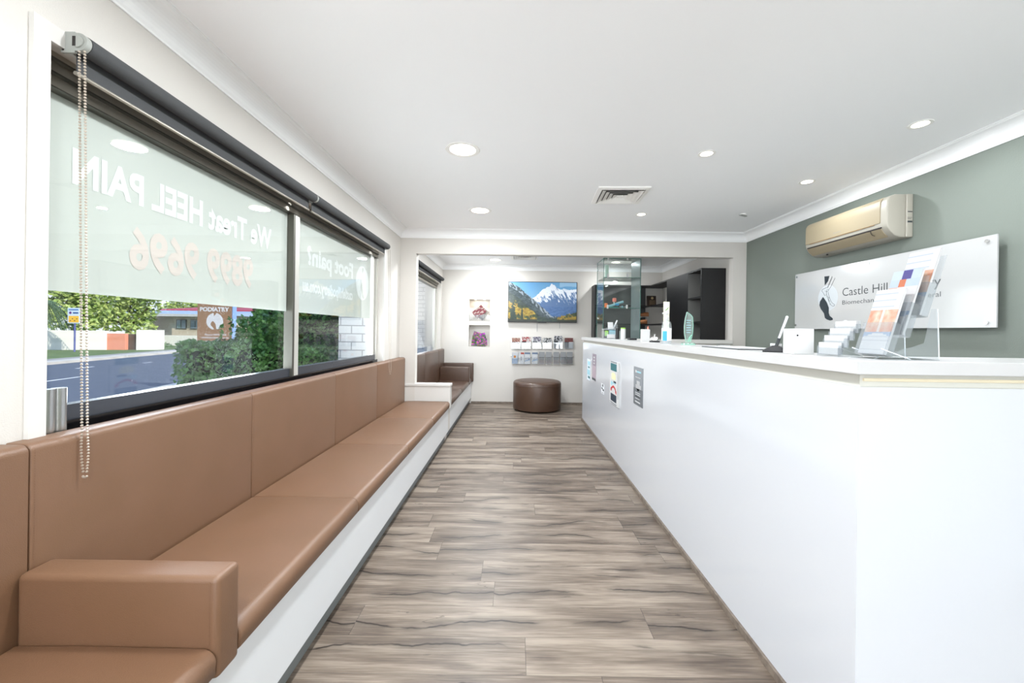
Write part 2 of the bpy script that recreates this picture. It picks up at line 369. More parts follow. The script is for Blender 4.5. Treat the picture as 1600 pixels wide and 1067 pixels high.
fr.box(-1.0, 2.3, Y0 - .12, Y0 - .05, .15, .2).box(-1.0, 2.3, Y0 - .12, Y0 - .05, 2.25, 2.3)
fr.build('window_frame', M_['alud'], w3, w=True)
w4 = sthing('added_window_side', (XO, -2.55, .95))  # unseen side windows, added behind the camera for more light
fr = MB()
for y in (-4.5, -3.2, -1.9, -.65): fr.box(XO + .03, XO + .08, y, y + .05, .95, 2.05)
fr.box(XO + .03, XO + .08, -4.5, -.6, .95, 1.0).box(XO + .03, XO + .08, -4.5, -.6, 2.0, 2.05)
fr.build('window_frame', M_['alud'], w4, w=True)
# wall between the two rooms, with its wide opening, the low nib on the left and the half wall behind the counter
HZ = 2.130
wm = MB().box(XL, XR, D1, D1 + PT, HZ, H).box(XL, -1.15, D1, D1 + PT, 0, HZ).box(2.48, XR, D1, D1 + PT, 0, HZ)
struct(wm.build('wall_middle', M_['wall']))
nib = MB().box(-1.15, -.796, D1 - .014, D1 + PT + .012, 0, .097).box(-1.15, -.760, D1 - .014, D1 + PT + .012, .097, .36).box(-1.15, -.742, D1, D1 + PT, .36, .612)
struct(nib.build('wall_nib', M_['trimw']))
struct(RB(-1.262, -.735, D1 - .012, D1 + PT + .01, .612, .640, r=.004).build('trim_1', M_['trimw']))
struct(B(1.25, 2.48, D1, D1 + PT, 0, 1.14).build('wall_half', M_['wall']))
struct(RB(1.23, 2.48, D1 - .02, D1 + PT + .02, 1.14, 1.185, r=.004).build('trim_2', M_['trimw']))
# back wall with two recessed niches
n1a, n1b = PY(732.8, 501.4, D2), PY(766, 467.7, D2); n2a, n2b = PY(732, 541.5, D2), PY(766, 508, D2)
nx0, nx1 = n1a.x, n1b.x
wb = MB().box(XL2 - .3, nx0, D2, D2 + .3, -.4, H).box(nx1, XR2 + .3, D2, D2 + .3, -.4, H).box(nx0, nx1, D2, D2 + .3, n1b.z, H)
wb.box(nx0, nx1, D2, D2 + .3, n2b.z, n1a.z).box(nx0, nx1, D2, D2 + .3, -.4, n2a.z).box(nx0, nx1, D2 + .13, D2 + .3, n2a.z, n1b.z)
struct(wb.build('wall_back', M_['wall']))
struct(RB(-.76, 1.2, D2 - .014, D2, 0, .034, r=.003).build('baseboard_back', M_['skirt']))
def cornice(x0, x1, y0, y1, h, name):
    prof = [(0, -.094), (.006, -.094), (.006, -.086)]
    for i in range(9):
        a = i / 8 * pi / 2; prof.append((.012 + .066 * (1 - cos(a)), -.012 - .066 * (1 - sin(a)) - .0))
    prof += [(.084, -.006), (.09, -.006), (.09, 0)]
    mb = MB(); vs_ = []; n = len(prof)
    for d, z in prof: vs_ += [(x0 + d, y0 + d, h + z), (x1 - d, y0 + d, h + z), (x1 - d, y1 - d, h + z), (x0 + d, y1 - d, h + z)]
    fs = [(k * 4 + i, k * 4 + (i + 1) % 4, k * 4 + 4 + (i + 1) % 4, k * 4 + 4 + i) for k in range(n - 1) for i in range(4)]
    mb.add(vs_, fs); return struct(mb.build(name, M_['cornice']))
cornice(XL, XR, Y0, D1, H, 'trim_3'); cornice(XL2, XR2, D1 + PT, D2, H, 'trim_4')

# ------------------------------------------------------------------ windows
def architrave(y0, y1, X, name):
    a = .05; m = MB().box(X, X + .014, y0 - a - .004, y0 - .0125, WZ0 - .05, WZ1 + a).box(X, X + .014, y1, y1 + a, WZ0 - .05, WZ1 + a).box(X, X + .014, y0 - .0125, y1, WZ1, WZ1 + a)
    return struct(m.build(name, M_['trimw']))
architrave(WY0, WY1, XL, 'trim_5')
XG = -1.41
def window(name, X, y0, y1, mull, dark=True):
    w = sthing(name, (X, (y0 + y1) / 2, WZ0))
    g = MB()
    for z0, z1, d in ((2.035, WZ1, .05), (2.0, 2.035, .035), (1.985, 2.0, .02), (1.96, 1.985, .028)): g.box(X - .04, X + d, y0, y1, z0, z1)
    g.build('window_frame', M_['alu'], w, w=True)
    MB().box(X - .02, X + .052, y0, y1, 2.028, 2.034).box(X - .02, X + .037, y0, y1, 1.996, 2.001).box(X - .02, X + .03, y0, y1, 1.957, 1.961).build('window_track', M_['alud'], w, w=True)
    s = MB().box(X - .03, X + .03, y1 - .03, y1, WZ0, 1.96).box(X - .035, X + .012, y1 - .075, y1 - .045, .965, 1.96).box(X - .03, X + .02, y0, y0 + .012, WZ0, 1.96)
    if mull: s.box(X - .03, X + .03, mull - .03, mull + .025, WZ0, 1.96)
    s.build('window_jamb', M_['alul'], w, w=True)
    if mull: B(X - .02, X + .034, mull - .052, mull - .03, WZ0, 1.96).build('window_mullion', M_['alud'], w, w=True)
    if dark:
        B(X - .02, X + .02, y0, y1, .955, 1.004).build('window_rail', mat('charcoal_rail', (58, 60, 66), .25), w, w=True)
        B(X - .01, X + .035, y0, y1, WZ0, .957).build('window_panel', M_['blackgl'], w, w=True)
    B(X - .003, X + .003, y0, y1, 1.0, 1.965).build('window_pane', M_['glass'], w, w=True)
    return w
win1 = window('window_1', XG, WY0, WY1, 2.575)
win2 = window('window_2', -1.37, VY0, VY1, None, False)
struct(MB().box(XL - .09, XL + .012, WY0, WY1, WZ0 - .02, WZ0 + .012).build('window_sill', M_['trimw']))
FX = XG - .006
tag(MB().box(FX - .001, FX, WY0, 2.545, 1.356, 1.96).build('frosted_film', M_['film']), 'frosted white film on upper left window pane, bearing mirrored HEEL PAIN lettering', 'window film')
tag(MB().box(FX - .001, FX, 2.6, 3.97, 1.356, 1.96).build('frosted_film', M_['film']), 'frosted white film on narrower right window pane, bearing mirrored Foot pain lettering', 'window film')
film1, film2 = [o for o in COL.objects if o.name.startswith('frosted_film')]
TXO = FX + .0012
def wtext(s, ya, yb, z, cap, m, par, nm='lettering', bold=.035):
    t = text_mb(s, ya - yb, cap, (TXO, ya, z), (0, -1, 0), (0, 0, 1), bold, 0); t.build(nm, m, par)
wtext('We Treat HEEL PAIN', 2.36, 1.30, 1.707, .112, M_['filmw'], film1)
wtext('9899 9696', 2.20, 1.495, 1.470, .15, M_['filmo'], film1, 'phone_number')
wtext('Foot pain?', 3.54, 2.765, 1.692, .125, M_['filmw'], film2)
wtext('castlehillpodiatry.com.au', 3.54, 2.71, 1.504, .085, M_['filmw'], film2, 'web_address', .035)
FOOT = [(395, 577), (380, 600), (377, 618), (384, 636), (400, 658), (404, 680), (414, 688), (430, 693), (443, 690), (443, 682), (428, 670), (423, 655), (424, 630), (414, 604), (402, 586)]
SHANK = [(402, 477), (427, 474), (420, 500), (404, 521)]
def poly(pts, fn):
    m = MB(); m.add([fn(*p) for p in pts], [tuple(range(len(pts)))]); return m
# roundel on the second pane (white disc, grey-green foot shapes)
cz, cy, R = 1.674, 3.765, .155
disc = MB(); disc.add([(TXO, cy + R * cos(a * pi / 24), cz + R * sin(a * pi / 24)) for a in range(48)], [tuple(range(48))]); disc.build('roundel', M_['filmw'], film2)
def onw(x, y): return (TXO + .0006, cy + (x - 412) / 118 * R, cz - (y - 585) / 118 * R)
poly(FOOT, onw).build('roundel_foot', M_['film'], film2); poly(SHANK, onw).build('roundel_ankle', M_['film'], film2)

def blind(Y_a, Y_b, X, z, label, chain_y, chain_side, zlow=.83, bracket=True):
    t = thing('roller_blind', (X, Y_a, z), label, 'blind')
    FB_ = M_['greyfab'] if chain_y else M_['blackfab']
    MB().cyl((X, Y_a + .012, z), (X, Y_b, z), .027, n=28).build('roller', FB_, t, True, w=True)
    MB().box(X - .027, X - .024, Y_a + .016, Y_b - .01, z - .076, z + .002).build('fabric', FB_, t, w=True)
    MB().cyl((X - .0255, Y_a + .012, z - .079), (X - .0255, Y_b - .006, z - .079), .006, n=10).build('bottom_rail', M_['alu'], t, True, w=True)
    for (yy, s) in ((Y_a, 1), (Y_b, -1)):
        b = MB().box(X - .05, X - .01, yy - .004, yy + .003, z - .03, z + .03).cyl((X, yy - .005, z), (X, yy + .010, z), .026, n=26)
        bo = b.build('bracket', M_['greypl'], t, True, w=True)
        if s == 1 and bracket:
            MB().cyl((X, yy - .009, z), (X, yy - .005, z), .017, n=20).build('bracket_cap', M_['greypl'], bo, True, w=False).location = -t.location
            MB().box(X - .012, X - .003, yy - .0098, yy - .0088, z - .014, z + .014).box(X - .046, X - .041, yy - .0055, yy - .004, z + .018, z + .024).box(X - .046, X - .041, yy - .0055, yy - .004, z - .024, z - .016).build('bracket_slot', M_['dark'], bo, w=False).location = -t.location
    if chain_y:
        c = MB(); L = z - .02 - zlow; n = int(L / .0088)
        for i in range(n):
            zz = z - .03 - i * L / n; xc = X + .014 + (z - zz) / 1.2 * .024; k = max(0, (i - (n - 14)) / 14); g = .008 * (1 - .0) + .003 * sin(k * pi) - .004 * k * k
            c.ball((xc + g, chain_y, zz), .0034, 6); c.ball((xc - g, chain_y, zz), .0034, 6)
        for a in range(1, 6): c.ball((xc + .006 * cos(a * pi / 6), chain_y, zlow - .012 - .006 * sin(a * pi / 6)), .0034, 6)
        c.build('bead_chain', mat('bead_chain_metal', (196, 184, 170), .3, metal=.6), t, True, w=True)
    return t
blind(1.19, 2.565, -1.278, 2.071, 'charcoal roller blind rolled up over the left window pane nearest the viewer', 1.183, 0)
blind(2.575, 4.045, -1.278, 2.071, 'charcoal roller blind rolled up over the narrower right pane beside the corner', 4.056, 0, bracket=False)
blind(4.96, 6.80, -1.225, 2.10, 'black roller blind rolled up over the back room window', None, 0, bracket=False)

# paired steel cylinders standing on the window sill by the left jamb
cz0 = WZ0 + .012
t = thing('steel_canister', (-1.352, 1.20, cz0), 'pair of brushed steel tubes standing on window sill by left jamb', 'canister')
for yy, r in ((1.183, .017), (1.214, .017)):
    MB().cyl((-1.352, yy, cz0 + .012), (-1.352, yy, 1.065), r, n=24).build('tube', M_['steel'], t, True, w=True)
B(-1.366, -1.335, 1.172, 1.226, cz0, cz0 + .012).build('foot_plate', M_['black'], t, w=True)

# ------------------------------------------------------------------ bench seats
def cushion(y0, y1, xb, xf=-.742, z0=.366, z1=.442):
    r = .034; p = [(xb, z0), (xf - .012, z0), (xf - .002, z0 + .010)]
    for i in range(7): a = i / 6 * pi / 2; p.append((xf - r + r * cos(a), z1 - r + r * sin(a)))
    p += [(xb + .3 * (xf - xb), z1 + .003), (xb + .01, z1)]
    return MB().prism(p, 'Y', y0 + .0008, y1 - .0008, .007)
def backpad(y0, y1, xb, xf, z1=.94, z0=.40):
    r = .022; p = [(xb, z0), (xf, z0)]
    for i in range(6): a = i / 5 * pi / 2; p.append((xf - r + r * cos(a), z1 - r + r * sin(a)))
    p += [(xb, z1)]
    return MB().prism(p, 'Y', y0 + .0008, y1 - .0008, .006)
def arm(y0, y1, x0, x1, z0, z1):
    b = bmesh.new(); bmesh.ops.create_cube(b, size=1)
    for v in b.verts: v.co = ((x0 + x1) / 2 + v.co.x * (x1 - x0), (y0 + y1) / 2 + v.co.y * (y1 - y0), (z0 + z1) / 2 + v.co.z * (z1 - z0))
    bmesh.ops.bevel(b, geom=b.edges[:], offset=.016, segments=4, profile=.5, affect='EDGES'); m = MB().bm(b); b.free(); return m
def bench(name, y0, y1, backs, seats, xb, xf, arms, label, lm):
    t = thing(name, ((xb + XP) / 2, (y0 + y1) / 2, 0), label, 'bench')
    B(xb, XP, y0, y1, .097, .366).build('base_panel', M_['base'], t, w=True)
    B(xb, XP - .036, y0, y1, 0, .097).build('toe_kick', M_['toe'], t, w=True)
    for a, b in zip(backs[:-1], backs[1:]): backpad(a, b, xb, xf).build('backrest', lm, t, True, w=True)
    for a, b in seats: cushion(a, b, xf).build('seat_cushion', lm, t, True, w=True)
    for a in arms:
        o = arm(*a).build('armrest', lm, t, True, w=True)
    return t
XP = -.760
b1 = bench('bench_seat', -2.2, D1 - .014, [-.74, .16, 1.066, 1.965, 2.875, 3.735, D1 - .014], [(-.9, .11), (.11, 1.035), (1.118, 1.965), (1.965, 2.885), (2.885, 3.77), (3.77, D1 - .014)], XL + .002, -1.258,
           [(1.034, 1.12, -1.256, -.742, .355, .618)], 'long tan vinyl bench built along the left window wall, white base', M_['leather'])
arm1 = [o for o in b1.children if o.name.startswith('armrest')][0]
st = MB()
yy0 = 1.034
for i in range(46): z = .37 + i * .0052; st.cyl((-.763, yy0 - .0006, z), (-.763, yy0 - .0006, z + .0032), .0007, n=4)
o = st.build('stitching', M_['stitch'], arm1); o.location = -b1.location
st = MB()
for yy in (1.066, 1.965, 2.875, 3.735):
    for i in range(70): z = .45 + i * .0068; st.cyl((-1.2572, yy + .009, z), (-1.2572, yy + .009, z + .004), .0006, n=4)
o = st.build('stitching', M_['stitch'], b1, w=True)
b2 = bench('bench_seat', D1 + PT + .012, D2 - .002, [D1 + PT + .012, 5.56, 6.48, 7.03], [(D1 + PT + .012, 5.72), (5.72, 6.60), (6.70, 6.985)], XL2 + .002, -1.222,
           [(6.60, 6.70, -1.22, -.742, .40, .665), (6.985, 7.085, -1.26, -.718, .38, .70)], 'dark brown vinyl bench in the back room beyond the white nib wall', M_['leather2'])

# ottoman
oc = Vector((.355, 6.62, 0)); r = .386
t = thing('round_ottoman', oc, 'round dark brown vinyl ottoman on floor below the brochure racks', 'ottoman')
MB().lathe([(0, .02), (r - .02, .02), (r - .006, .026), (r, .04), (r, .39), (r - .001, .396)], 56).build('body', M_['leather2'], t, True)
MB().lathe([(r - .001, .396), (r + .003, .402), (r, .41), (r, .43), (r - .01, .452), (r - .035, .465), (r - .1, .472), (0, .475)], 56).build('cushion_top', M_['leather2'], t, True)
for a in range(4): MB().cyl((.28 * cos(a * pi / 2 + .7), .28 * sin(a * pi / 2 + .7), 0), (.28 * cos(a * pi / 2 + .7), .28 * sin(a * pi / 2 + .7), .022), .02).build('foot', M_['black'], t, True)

# ------------------------------------------------------------------ reception counter
CX, CY, CE, CT = .967, 1.152, 5.88, 1.182
t = thing('reception_counter', (CX, CY, 0), 'white gloss laminate L-shaped reception counter with a raised ledge', 'counter')
MB().box(CX, CX + .2, CY, CE, .0, CT - .075).box(CX + .2, XR - .004, CY, CY + .2, 0, CT - .075).build('front_panel', M_['lam'], t, w=True)
MB().box(CX + .012, CX + .18, CY + .012, CE - .01, CT - .075, CT - .038).box(CX + .18, XR - .004, CY + .012, CY + .18, CT - .075, CT - .038).build('shadow_gap', mat('greige_gap', (196, 194, 184), .6), t, w=True)
sl = [(CX - .022, CY - .022), (XR - .004, CY - .022), (XR - .004, CY + .26), (CX + .222, CY + .26), (CX + .222, CE + .02), (CX - .022, CE + .02)]
sp_ = MB().prism(sl, 'Z', CT - .038, CT, .0025).build('ledge_top', M_['slab'], t, w=True)
MB().box(CX - .012, CX, CY - .012, CE, 0, .03).box(CX, XR - .004, CY - .012, CY, 0, .03).build('skirting', M_['skirt'], t, w=True)
MB().box(CX + .2, CX + .85, CY + .2, 4.4, .70, .735).build('desk_top', M_['slab'], t, w=True)
MB().tube([(CX + .02, CY + .0105, CT - .055), (XR - .01, CY + .0105, CT - .055)], .005, 6).build('led_strip', mat('warm_led_profile', (226, 214, 186), .4), t, w=True)

def onC(px, py): return PX(px, py, CX)
def poster(name, xa, xb, ya, yb, label, m, parts, thick=.003):
    """xa,xb pixel columns; ya,yb top/bottom rows near the middle; parts = (u0,u1,v0,v1,material,name)"""
    xm, ym = (xa + xb) / 2, (ya + yb) / 2
    yl, yr = onC(xa, ym).y, onC(xb, ym).y; zt, zb = onC(xm, ya).z, onC(xm, yb).z
    o = B(CX - thick, CX - .0005, yr, yl, zb, zt).build(name, m)
    tag(o, label, 'poster')
    for i, p in enumerate(parts):
        u0, u1, v0, v1, mm, nm = p[:6]
        Ya, Yb = yl + (yr - yl) * u0, yl + (yr - yl) * u1; Za, Zb = zt + (zb - zt) * v0, zt + (zb - zt) * v1
        B(CX - thick - .0008 - .0003 * (i % 3), CX - thick, Yb, Ya, Zb, Za).build(nm, mm, o)
    return o, yl, yr, zt, zb
W_ = M_['paper']
poster('counter_sticker', 917.5, 922.5, 561, 594, 'faint blue printed sticker on counter, furthest of those along its front', mat('pale_blue_sticker', (214, 224, 232), .4),
       [(.2, .9, .1, .28, M_['ltblue'], 'print'), (.3, .8, .34, .42, M_['tealp'], 'print'), (.1, .9, .5, .74, M_['ltblue'], 'print'), (.3, .9, .8, .9, M_['tealp'], 'print')], .001)
poster('counter_poster', 925.6, 931.4, 553, 594, 'narrow mauve grey poster on counter front between the pale sticker and small text', M_['mauve'],
       [(.0, 1, .45, .9, M_['mauve2'], 'print'), (.0, 1, .93, 1, M_['ink'], 'print'), (.35, .7, .1, .16, W_, 'print'), (.35, .7, .22, .27, W_, 'print'), (.35, .7, .33, .38, W_, 'print')])
poster('counter_sticker', 939.6, 944.2, 599.5, 615.5, 'tiny black text sticker on counter front left of the framed colour poster', mat('clear_sticker', (232, 234, 238), .3),
       [(.3, .7, .05, .3, M_['ink'], 'print'), (.1, .5, .4, .55, M_['ink'], 'print'), (.5, .95, .5, .68, M_['ink'], 'print'), (.2, .7, .86, .93, M_['gpost'], 'print')], .001)
o, yl, yr, zt, zb = poster('framed_poster', 954.8, 968.5, 565, 633, 'colour poster in white frame on counter, teal band above, red ribbon below', M_['white'],
       [(.08, .78, .05, .22, M_['tealp'], 'print'), (.08, .78, .0, .035, M_['gpost'], 'print'), (.22, .66, .31, .42, M_['cream'], 'print'), (.2, .7, .49, .52, M_['ltblue'], 'print'), (.12, .3, .48, .57, M_['ltblue'], 'print'), (.45, .72, .45, .49, M_['navy'], 'print'),
        (.12, .78, .76, .93, M_['navy'], 'print'), (.92, .95, .2, .82, M_['gpost'], 'pocket_edge'), (.04, .8, .955, .985, M_['gpost'], 'print')], .012)
def onP(u, v): return (CX - .0137, yl + (yr - yl) * u, zt + (zb - zt) * v)
rib = MB(); n = 12
pts = [onP(.2 + .5 * i / n, .62 - .06 * sin(pi * i / n)) for i in range(n + 1)] + [onP(.7 - .5 * i / n, .67 - .06 * sin(pi * (n - i) / n)) for i in range(n + 1)]
rib.add(pts, [(i, i + 1, 2 * n - i, 2 * n + 1 - i) for i in range(n)])
rib.add([onP(.12, .64), onP(.24, .62), onP(.24, .70), onP(.12, .71)], [(0, 1, 2, 3)]); rib.add([onP(.66, .62), onP(.78, .66), onP(.78, .74), onP(.66, .70)], [(0, 1, 2, 3)])
rib.build('red_ribbon', M_['red'], o)
arc = MB(); arc.add([onP(.44 + .24 * cos(a * pi / 12), .33 - .07 * sin(a * pi / 12)) for a in range(13)], [tuple(range(13))]); arc.build('print', M_['cream'], o)
poster('counter_poster', 990.6, 1005, 574, 634, 'grey poster on counter front, nearest the viewer of the posters there', M_['gpost'],
       [(0, 1, .56, 1, M_['gpost2'], 'print'), (.2, .32, .08, .15, W_, 'print'), (.36, .8, .1, .14, M_['ltblue'], 'print'), (.2, .75, .26, .28, M_['silver'], 'print'), (.35, .68, .36, .46, M_['silver'], 'print'), (.25, .8, .46, .56, M_['silver'], 'print'), (.38, .62, .56, .62, W_, 'print'),
        (.2, .75, .67, .685, W_, 'print'), (.2, .75, .72, .735, W_, 'print'), (.2, .75, .77, .785, W_, 'print'), (.2, .7, .82, .835, W_, 'print'), (.2, .75, .9, .93, W_, 'print')])

# ------------------------------------------------------------------ air conditioner
y0, y1 = 2.72, 3.50; zb_ = 1.914
t = thing('air_conditioner', (XR, (y0 + y1) / 2, zb_), 'aged cream split air conditioner mounted high on the sage green wall', 'air conditioner')
prof = [(.045, .287), (.115, .287), (.148, .274), (.166, .245), (.170, .20), (.170, .095), (.164, .07), (.145, .04), (.115, .012), (.08, 0), (.045, 0)]
MB().prism([(XR - d, zb_ + z) for d, z in prof], 'Y', y0 + .006, y1 - .006, .008).build('housing', M_['acs'], t, True, w=True)
f = MB()
pf = [(.171, .262), (.1725, .245), (.1745, .20), (.1745, .108)]
vs_ = [(XR - d, y, zb_ + z) for y in (y0 + .05, y1 - .01) for d, z in pf]; 
f.prism([(XR - d, zb_ + z) for d, z in [(.14, .280), (.160, .266), (.1725, .245), (.1745, .20), (.1745, .104), (.16, .104)]], 'Y', y0 + .055, y1 - .012, .003).build('front_panel', M_['acb'], t, True, w=True)
f = MB().prism([(XR - d, zb_ + z) for d, z in [(.1, .012), (.118, .0105), (.149, .038), (.167, .066), (.14, .066)]], 'Y', y0 + .055, y1 - .02, .002).build('louvre', M_['acb'], t, True, w=True)
B(XR - .1725, XR - .15, y0 + .05, y1 - .03, zb_ + .068, zb_ + .075).build('air_slot', M_['dark'], t, w=True)
B(XR - .1755, XR - .16, y0 + .1, y1 - .06, zb_ + .0995, zb_ + .1025).build('seam', M_['tan'], t, w=True)
RB(XR - .045, XR - .001, y0, y1, zb_, zb_ + .287, r=.006).build('back_plate', M_['acs'], t, True, w=True)
lb = MB().box(XR - .038, XR - .008, y0 - .001, y0, zb_ + .165, zb_ + .171).box(XR - .040, XR - .01, y0 - .001, y0, zb_ + .128, zb_ + .130).box(XR - .040, XR - .015, y0 - .001, y0, zb_ + .12, zb_ + .122).box(XR - .039, XR - .008, y0 - .001, y0, zb_ + .096, zb_ + .108)
lb.build('rating_label', M_['ink'], t, w=True)
MB().tube([(XR - .168, y0 + .135, zb_ + .068), (XR - .166, y0 + .133, zb_ + .05), (XR - .160, y0 + .128, zb_ + .038), (XR - .152, y0 + .118, zb_ + .03)], .0022).build('louvre_clip', M_['dark'], t, w=True)
text_mb('Panasonic', .075, .008, (XR - .175, 3.18, zb_ + .128), (0, -1, 0), (0, 0, 1), .01, -.001 * 0 + .0006).build('maker_name', M_['gpost'], t, w=True)
MB().cyl((XR - .1, y1 - .16, zb_ + .002), (XR - .1, y1 - .16, zb_ - .008), .007, n=10).build('drain_stub', M_['dark'], t, w=True)

# ------------------------------------------------------------------ reception sign
SX = 2.58; sy0, sy1, sz0, sz1 = 2.20, 3.79, 1.307, 1.810
t = thing('wall_sign', (SX, (sy0 + sy1) / 2, sz0), 'wide white acrylic practice sign on sage green wall below the air conditioner', 'sign')
B(SX, SX + .008, sy0, sy1, sz0, sz1).build('panel', M_['sign'], t, w=True)
for px, py in ((1246, 433), (1357.5, 411.5), (1544, 376.5), (1542, 504), (1244, 508)):
    p = PX(px, py, SX); MB().cyl((SX - .008, p.y, p.z), (XR, p.y, p.z), .010, n=18).build('stand_off', M_['chrome'], t, True, w=True)
def tx(s, y0_, y1_, z, cap, b=.0): text_mb(s, y0_ - y1_, cap, (SX, y0_, z), (0, -1, 0), (0, 0, 1), b, .0008).build('lettering', M_['ink'], t, w=True)
tx('Castle Hill Podiatry', 3.24, 2.49, 1.565, .066, -.006)
tx('Biomechanical', 3.24, 2.87, 1.498, .034, -.006); tx('General', 2.66, 2.49, 1.498, .034, -.006)
Z8 = lambda x, y: PX(1160 + x / 3.139, 280 + y / 3.139, SX - .0012)
c = PX(1160 + 418 / 3.139, 280 + 583 / 3.139, SX - .0006); R = .108
d = MB(); d.add([(SX - .0006, c.y + R * cos(a * pi / 24), c.z + R * sin(a * pi / 24)) for a in range(48)], [tuple(range(48))]); d.build('roundel', M_['signc'], t, w=True)
poly(FOOT, lambda x, y: Z8(x, y)).build('foot_emblem', M_['inkd'], t, w=True); poly(SHANK, lambda x, y: Z8(x, y)).build('ankle_emblem', M_['inkd'], t, w=True)
bn = MB()
for line in ([(440, 475), (418, 528), (392, 541), (389, 548), (397, 558), (403, 570), (413, 566)], [(454, 485), (432, 530), (424, 540), (413, 543)], [(441, 479), (436, 492), (418, 535)], [(413, 545), (412, 560), (416, 578), (424, 600), (432, 614)],
             [(420, 552), (424, 572), (433, 596), (440, 606), (452, 614), (451, 622), (440, 622), (428, 612)], [(405, 548), (413, 552), (421, 548), (424, 541)], [(414, 575), (425, 580), (421, 590), (430, 600)]):
    bn.tube([Z8(*p) for p in line], .0011, 4)
bn.build('bone_outline', M_['ink'], t, w=True)

# ------------------------------------------------------------------ ceiling fittings
def downlight(px, py, rad, label, group, z=H, loc=None, power=None, warm=(.91, .96, 1)):
    p = PZ(px, py, z) if loc is None else Vector(loc)
    t = thing('downlight', (p.x, p.y, z), label, 'ceiling light', group)
    MB().lathe([(rad * .82, -.0015), (rad, -.004), (rad + .008, -.003), (rad + .010, 0)], 36).build('trim_ring', M_['lampw'], t, True)
    MB().lathe([(0, -.0012), (rad * .84, -.0012)], 36).build('diffuser', M_['lampglow'], t)
    l = lamp('downlight_lamp', 'AREA', (p.x, p.y, z - .012), power or ((LP_BIG if rad > .06 else LP_SMALL) * (1.35 if p.y > D1 else 1)), rad * 1.6, color=warm)
    return t
downlight(723, 234, .1, 'large round downlight in main ceiling, nearest of the visible large ones', None)
downlight(750, 329, .1, 'large round downlight in main ceiling close to the opening header', None)
downlight(774, 406, .1, 'round downlight in back room ceiling above the television', None, power=14)
downlight(962, 410, .08, 'round downlight in back room ceiling seen through the glass cabinet top', None, power=5)
for Y, w in ((5.2, 'hidden just beyond the opening header'), (1.3, 'just above the camera'), (0, 'over the camera'), (-1.3, 'first added behind the camera'), (-2.6, 'added midway to the rear wall'), (-3.9, 'added closest to the rear wall')): downlight(0, 0, .1, 'large round ceiling downlight ' + w, 'large downlights outside the view', loc=(-.35, Y, H))  # those behind the camera are added and unseen, for more brightness
downlight(1104, 240, .045, 'small downlight in ceiling right of the square vent, above the counter', None)
downlight(1438, 194, .045, 'small downlight in ceiling nearest viewer, high above the air conditioner', None)
downlight(1261, 284, .045, 'small downlight in ceiling just above air conditioner, near cornice', None)
downlight(1002, 335, .045, 'small downlight in ceiling just beyond the square vent', None)
for (X, Y), w in zip(((1.21, 1.3), (2.19, 1.3), (1.21, -1.3), (2.19, -2.2), (1.21, -2.8), (1.21, -4.2)), ('above the counter corner', 'above the right end of the counter front', 'added first behind the counter front', 'added near the right wall behind the counter', 'added midway to the rear wall', 'added closest to the rear wall')): downlight(0, 0, .045, 'small ceiling downlight ' + w + ', outside the view', 'small downlights outside the view', loc=(X, Y, H))  # ones behind the camera are added extras that brighten the room
def vent(loc, rz, size, label, group=None):
    t = thing('air_vent', loc, label, 'air vent'); t.rotation_euler = (0, 0, rz); h = size / 2
    fr = MB()
    def ring(a0, za, a1, zb):   # square ring from half-size a0 at za to a1 at zb
        vs_ = [(sx * a0, sy * a0, za) for sx, sy in ((-1, -1), (1, -1), (1, 1), (-1, 1))] + [(sx * a1, sy * a1, zb) for sx, sy in ((-1, -1), (1, -1), (1, 1), (-1, 1))]
        return vs_, [(i, (i + 1) % 4, 4 + (i + 1) % 4, 4 + i) for i in range(4)]
    fr.add(*ring(h, 0, h, -.012)); fr.add(*ring(h, -.012, h * .84, -.018)); fr.add(*ring(h * .84, -.018, h * .82, 0)); fr.build('frame', M_['lampw'], t)
    B(-h * .83, h * .83, -h * .83, h * .83, -.0012, -.0006).build('duct', mat('grey_duct', (120, 118, 116), .8), t)
    for k in range(4):
        a = h * (.80 - .17 * k)
        m = MB(); m.add(*ring(a, -.021, a - .034, -.006)); m.add(*ring(a + .0, -.0225, a - .034, -.0075)); m.build('louvre', M_['lampw'], t)
    B(-h * .13, h * .13, -h * .13, h * .13, -.02, -.012).build('centre_plate', M_['lampw'], t)
p = PZ(968, 304.5, H); vent((p.x, p.y, H), -.04, .41, 'square white ceiling vent with nested louvres above the counter')
p = PZ(820, 401, H); vent((p.x, p.y, H), 0, .41, 'square ceiling vent in the back room near the television')
p = PZ(1161, 334, H); t = thing('ceiling_sensor', (p.x, p.y, H), 'small white sensor bracket on ceiling near the green wall corner', 'sensor')
MB().cyl((0, 0, 0), (0, 0, -.012), .028).build('sensor_base', M_['lampw'], t, True); RB(-.05, .05, -.012, .012, -.022, -.012, r=.003).build('sensor_arm', M_['greypl'], t); t.rotation_euler = (0, 0, .5)

